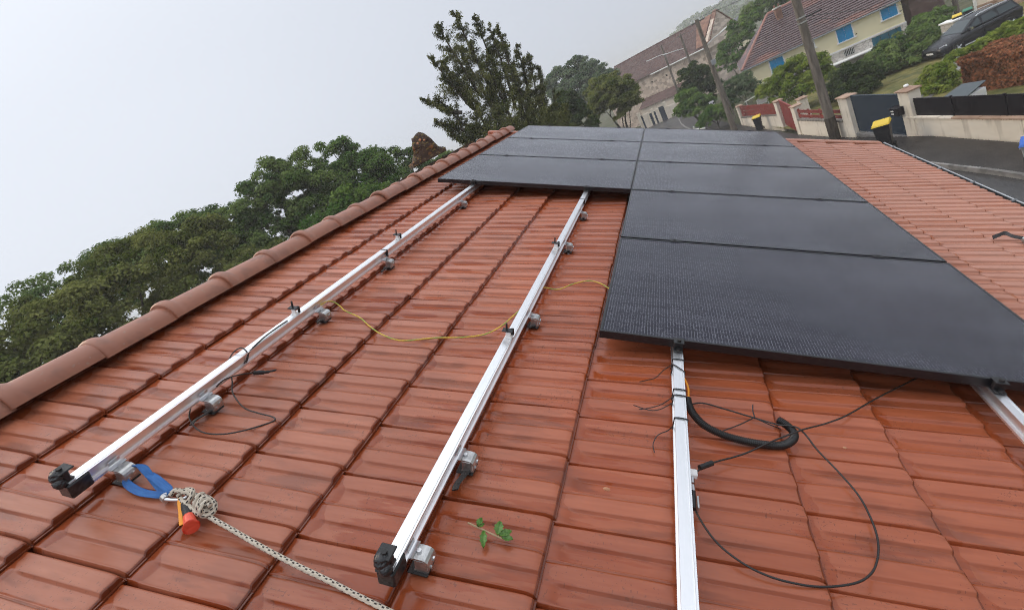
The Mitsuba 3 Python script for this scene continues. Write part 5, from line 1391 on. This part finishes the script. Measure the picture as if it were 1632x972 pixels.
k1, t1 = pole(3.54, 42.5, 1.42, 0.21, 0.13, 'utility pole with a crossarm beyond the far end of the panels')
part(k1, 'crossarm', box([-0.06, -0.55, -0.22], [0.06, 0.45, -0.12], 0.01, o=t1), 'm_grey_wood')
for y in (-0.48, -0.2, 0.15, 0.38):
    part(k1, 'insulator', cyl(t1 + [0, y, -0.12], t1 + [0, y, 0.03], 0.05, 10, 0.035), 'm_white_plastic')
part(k1, 'stay', cyl(t1 + [0.05, -0.15, -4.4], [t1[0] + 0.3, t1[1] - 0.35, t1[2] - 7.7], 0.05, 6), 'm_grey_wood')
part(k1, 'box', box([-0.12, -0.16, -3.35], [0.12, 0.16, -3.0], 0.02, o=t1 + [-0.2, -0.15, 0]), 'm_bin_grey')


def lamp(k, base, tip, r=0.03):
    base, tip = np.asarray(base, float), np.asarray(tip, float)
    lk = part(k, 'lamp_arm', tube(spline([base, base * 0.4 + tip * 0.6 + [0, 0, 0.04], tip], 6), r, 8), 'm_white')
    d = (tip - base) / np.linalg.norm(tip - base)
    part(lk, 'lamp_head', tube(np.array([tip - d * 0.1, tip + d * 0.15, tip + d * 0.5, tip + d * 0.62]), [0.05, 0.10, 0.11, 0.03], 8, 0.5), 'm_white')


lamp(k1, t1 + [0.05, 0, -1.95], at(5.0, 42.5, t1[2] - 1.60))
k2, t2 = pole(11.52, 26.0, 2.85, 0.205, 0.14, 'tall utility pole by the red board fence, running out of the top of the frame')
for z in (-3.55, -3.75): part(k2, 'band', cyl(t2 + [0, 0, z], t2 + [0, 0, z + 0.05], 0.185, 12), 'm_galv')
part(k2, 'bracket', box([-0.04, -0.75, -3.62], [0.04, -0.1, -3.57], 0.01, o=t2), 'm_black')
part(k2, 'sleeve', cyl(t2 + [0, 0, -8.95], t2 + [0, 0, -7.85], 0.215, 12), 'm_bark')
k3, t3 = pole(-0.17, 74, 1.05, 0.17, 0.11, 'thin far utility pole in front of the stone barn, left one')
lamp(k3, t3 + [0, 0, -1.1], at(-1.5, 74, 0.1), 0.035)
k4, t4 = pole(1.77, 66, 1.2, 0.19, 0.12, 'far utility pole in front of the stone barn, right one with a lamp arm')
lamp(k4, t4 + [0, 0, -1.65], at(0.2, 66, -0.1), 0.035)
part(k4, 'crossarm', box([-0.05, -0.5, -0.25], [0.05, 0.5, -0.15], 0.01, o=t4), 'm_grey_wood')
k5, t5 = pole(21.5, 58, 0.6, 0.19, 0.12, 'utility pole behind the houses carrying the wires')


def wire(a, b, sag, label, r=0.012):
    t = np.linspace(0, 1, 17)[:, None]
    p = np.asarray(a) * (1 - t) + np.asarray(b) * t - np.array([0, 0, sag]) * 4 * t * (1 - t)
    solo('overhead_wire', tube(p, r, 5), 'm_wire', label, 'wire')


wire(t1 + [0, -0.48, 0.02], t2 + [0, -0.4, -0.1], 0.35, 'overhead wire rising from the crossarm pole to the tall near pole')
wire(t1 + [0, -0.48, 0.0], t4 + [0, -0.48, -0.1], 0.4, 'overhead wire from the crossarm pole to the far pole with a lamp arm')
wire(t4 + [0, -0.48, -0.1], t3 + [0, -0.2, -0.05], 0.2, 'overhead wire between the two far poles in front of the barn')
wire(t1 + [0, -0.2, 0.02], t5 + [0, 0, 0.1], 0.25, 'thick overhead wire leading right from the crossarm pole above the house roof', 0.016)
for q, z, dz, lab in ((9.3, -4.5, -3.6, 'service wire from the tall pole to the house wall between the two right shutters'), (11.9, -4.85, -3.5, 'service wire from the tall pole to the right end of the cream house')):
    solo('service_wire', tube(np.linspace(t2 + [0, 0, dz], hw.p(q, z, 0.2), 9), 0.012, 5), 'm_wire', lab, 'wire')

# ------------------------------------------------------------------ parked car
def car():
    k = thing('parked_car', 'dark blue black estate car with silver roof rails parked on the drive', 'car')
    p = at(22.0, 40.6); p[2] -= 0.02
    # heading: towards the street, showing its left flank
    h = np.array([-0.60, 0.80, 0]); h /= np.linalg.norm(h)
    h = Rz(-22) @ h
    lf = np.array([-h[1], h[0], 0.0]); lf = -lf if lf @ (EYE - p) * 0 < 0 else lf
    R = np.stack([h, np.cross([0, 0, 1.0], h), [0, 0, 1.0]], 1)
    f = lambda m: trimesh.Trimesh(np.asarray(m.vertices) @ R.T + p, m.faces, process=False)
    # stations along the length, front positive: (x, half width at sill, at belt, z sill, z shoulder, z top)
    st = [(2.22, 0.52, 0.56, 0.34, 0.52, 0.62), (2.14, 0.72, 0.76, 0.26, 0.60, 0.72), (1.95, 0.80, 0.86, 0.22, 0.66, 0.82), (1.45, 0.83, 0.89, 0.22, 0.74, 0.93), (1.0, 0.83, 0.90, 0.22, 0.80, 1.00), (0.3, 0.83, 0.91, 0.22, 0.86, 1.00), (-0.7, 0.83, 0.91, 0.22, 0.90, 1.00),
          (-1.6, 0.83, 0.89, 0.24, 0.92, 1.00), (-2.05, 0.80, 0.85, 0.28, 0.90, 0.98), (-2.20, 0.66, 0.74, 0.38, 0.84, 0.92)]
    V, n = [], 0
    for x, ws, wb, zs, zh, zt in st:
        half = [(ws * 0.92, zs), (ws, zs + 0.07), (wb * 0.985, (zs + zh) / 2), (wb, zh - 0.12), (wb * 0.985, zh - 0.02), (wb * 0.93, zh + (zt - zh) * 0.45), (wb * 0.72, zt - 0.01), (wb * 0.3, zt + 0.012)]
        ring = [(x, y, z) for y, z in half] + [(x, -y, z) for y, z in half[::-1]]
        n = len(ring); V += ring
    F = [[i * n + j, (i + 1) * n + j, (i + 1) * n + (j + 1) % n, i * n + (j + 1) % n] for i in range(len(st) - 1) for j in range(n)]
    m = mesh(V, F)
    e0, e1 = len(m.vertices), len(m.vertices) + 1
    vv = np.vstack([m.vertices, [2.24, 0, 0.46], [-2.22, 0, 0.6]])
    ff = np.vstack([m.faces, [[e0, j, (j + 1) % n] for j in range(n)], [[e1, (len(st) - 1) * n + (j + 1) % n, (len(st) - 1) * n + j] for j in range(n)]])
    m = trimesh.Trimesh(vv, ff, process=False); m.fix_normals()
    part(k, 'body', f(m), 'm_car', smooth=40)
    # cabin: roof skin and glass between the pillars
    lo = [(0.98, 0.80, 0.985), (-0.9, 0.85, 0.99), (-2.05, 0.78, 0.97)]; hi = [(0.12, 0.60, 1.44), (-0.9, 0.64, 1.48), (-1.85, 0.58, 1.43)]
    cab = hull([(x, s * y, z) for x, y, z in lo + hi for s in (-1, 1)] + [(x, s * y * 0.6, z + 0.03) for x, y, z in hi for s in (-1, 1)])
    part(k, 'roof', f(cab), 'm_car', smooth=30)
    off = 0.012
    def pane(name, pts, push):
        pts = np.array(pts, float); q = pts + np.array(push) * off
        part(k, name, f(slab(q, np.array(push) * 0.004)), 'm_car_glass')
    pane('windscreen', [(0.93, 0.70, 1.01), (0.93, -0.70, 1.01), (0.19, -0.54, 1.42), (0.19, 0.54, 1.42)], (0.5, 0, 0.87))
    pane('rear_window', [(-2.03, 0.66, 1.03), (-2.03, -0.66, 1.03), (-1.89, -0.50, 1.39), (-1.89, 0.50, 1.39)], (-0.95, 0, 0.3))
    for s in (-1, 1):
        for a, b, c, d in ((0.66, 0.02, 0.06, -0.02), (-0.08, -0.86, -0.14, -0.86), (-0.96, -1.85, -0.96, -1.72)):
            yy = lambda x, z: s * np.interp(z, [0.99, 1.46], [0.835, 0.625])
            pane('side_window', [(a, yy(a, 1.04), 1.04), (b, yy(b, 1.04), 1.04), (d, yy(d, 1.39), 1.39), (c, yy(c, 1.36), 1.36)], (0, s * 0.9, 0.4))
        part(k, 'mirror', f(hull([(0.62 + a, s * (0.93 + b), 1.04 + c) for a in (-0.06, 0.06) for b in (-0.09, 0.09) for c in (-0.06, 0.06)])), 'm_chrome')
        part(k, 'roof_rail', f(tube(np.array([(0.0, s * 0.56, 1.46), (-0.1, s * 0.56, 1.53), (-0.9, s * 0.58, 1.555), (-1.65, s * 0.54, 1.52), (-1.78, s * 0.54, 1.45)]), 0.022, 8)), 'm_chrome')
        hl = part(k, 'headlight', f(hull([(2.12, s * 0.60, 0.60), (2.19, s * 0.45, 0.60), (1.86, s * 0.845, 0.70), (2.10, s * 0.62, 0.72), (2.16, s * 0.45, 0.70), (1.86, s * 0.83, 0.80), (1.95, s * 0.60, 0.70)])), 'm_lamp_clear')
        part(k, 'door_line', f(box([-0.045, s * 0.905 - 0.008, 0.36], [-0.035, s * 0.905 + 0.012, 0.98])), 'm_black')
        part(k, 'sill_trim', f(box([-1.0, s * 0.85 - 0.01, 0.25], [1.0, s * 0.85 + 0.02, 0.30], 0.008)), 'm_chrome')
        for x in (1.38, -1.36):
            wkey = part(k, 'wheel', f(cyl((x, s * 0.70, 0.33), (x, s * 0.925, 0.33), 0.33, 24)), 'm_tyre')
            part(wkey, 'rim', f(cat([cyl((x, s * 0.90, 0.33), (x, s * 0.935, 0.33), 0.075, 12)] + [cyl((x, s * 0.93, 0.33), (x + 0.21 * math.cos(a), s * 0.93, 0.33 + 0.21 * math.sin(a)), 0.026, 6) for a in np.arange(5) * 2 * np.pi / 5])), 'm_chrome')
    part(k, 'grille', f(box([2.17, -0.40, 0.56], [2.235, 0.40, 0.66], 0.015)), 'm_black')
    part(k, 'bumper_intake', f(box([2.15, -0.55, 0.30], [2.225, 0.55, 0.42], 0.02)), 'm_black')
    part(k, 'number_plate', f(box([2.215, -0.26, 0.44], [2.245, 0.26, 0.54], 0.004)), 'm_white_plastic')


def Rz(d):
    c, s = math.cos(math.radians(d)), math.sin(math.radians(d))
    return np.array([[c, -s, 0], [s, c, 0], [0, 0, 1]])


car()
# ------------------------------------------------------------------ air
scene['haze'] = {'type': 'cube', 'to_world': T().translate([30, 0, 3.0]).scale([1100, 1100, 16.5]), 'bsdf': {'type': 'null'}, 'interior': {'type': 'ref', 'id': 'haze_air'}}
labels['haze'] = {'label': 'thin grey rain mist in the air', 'kind': 'stuff'}
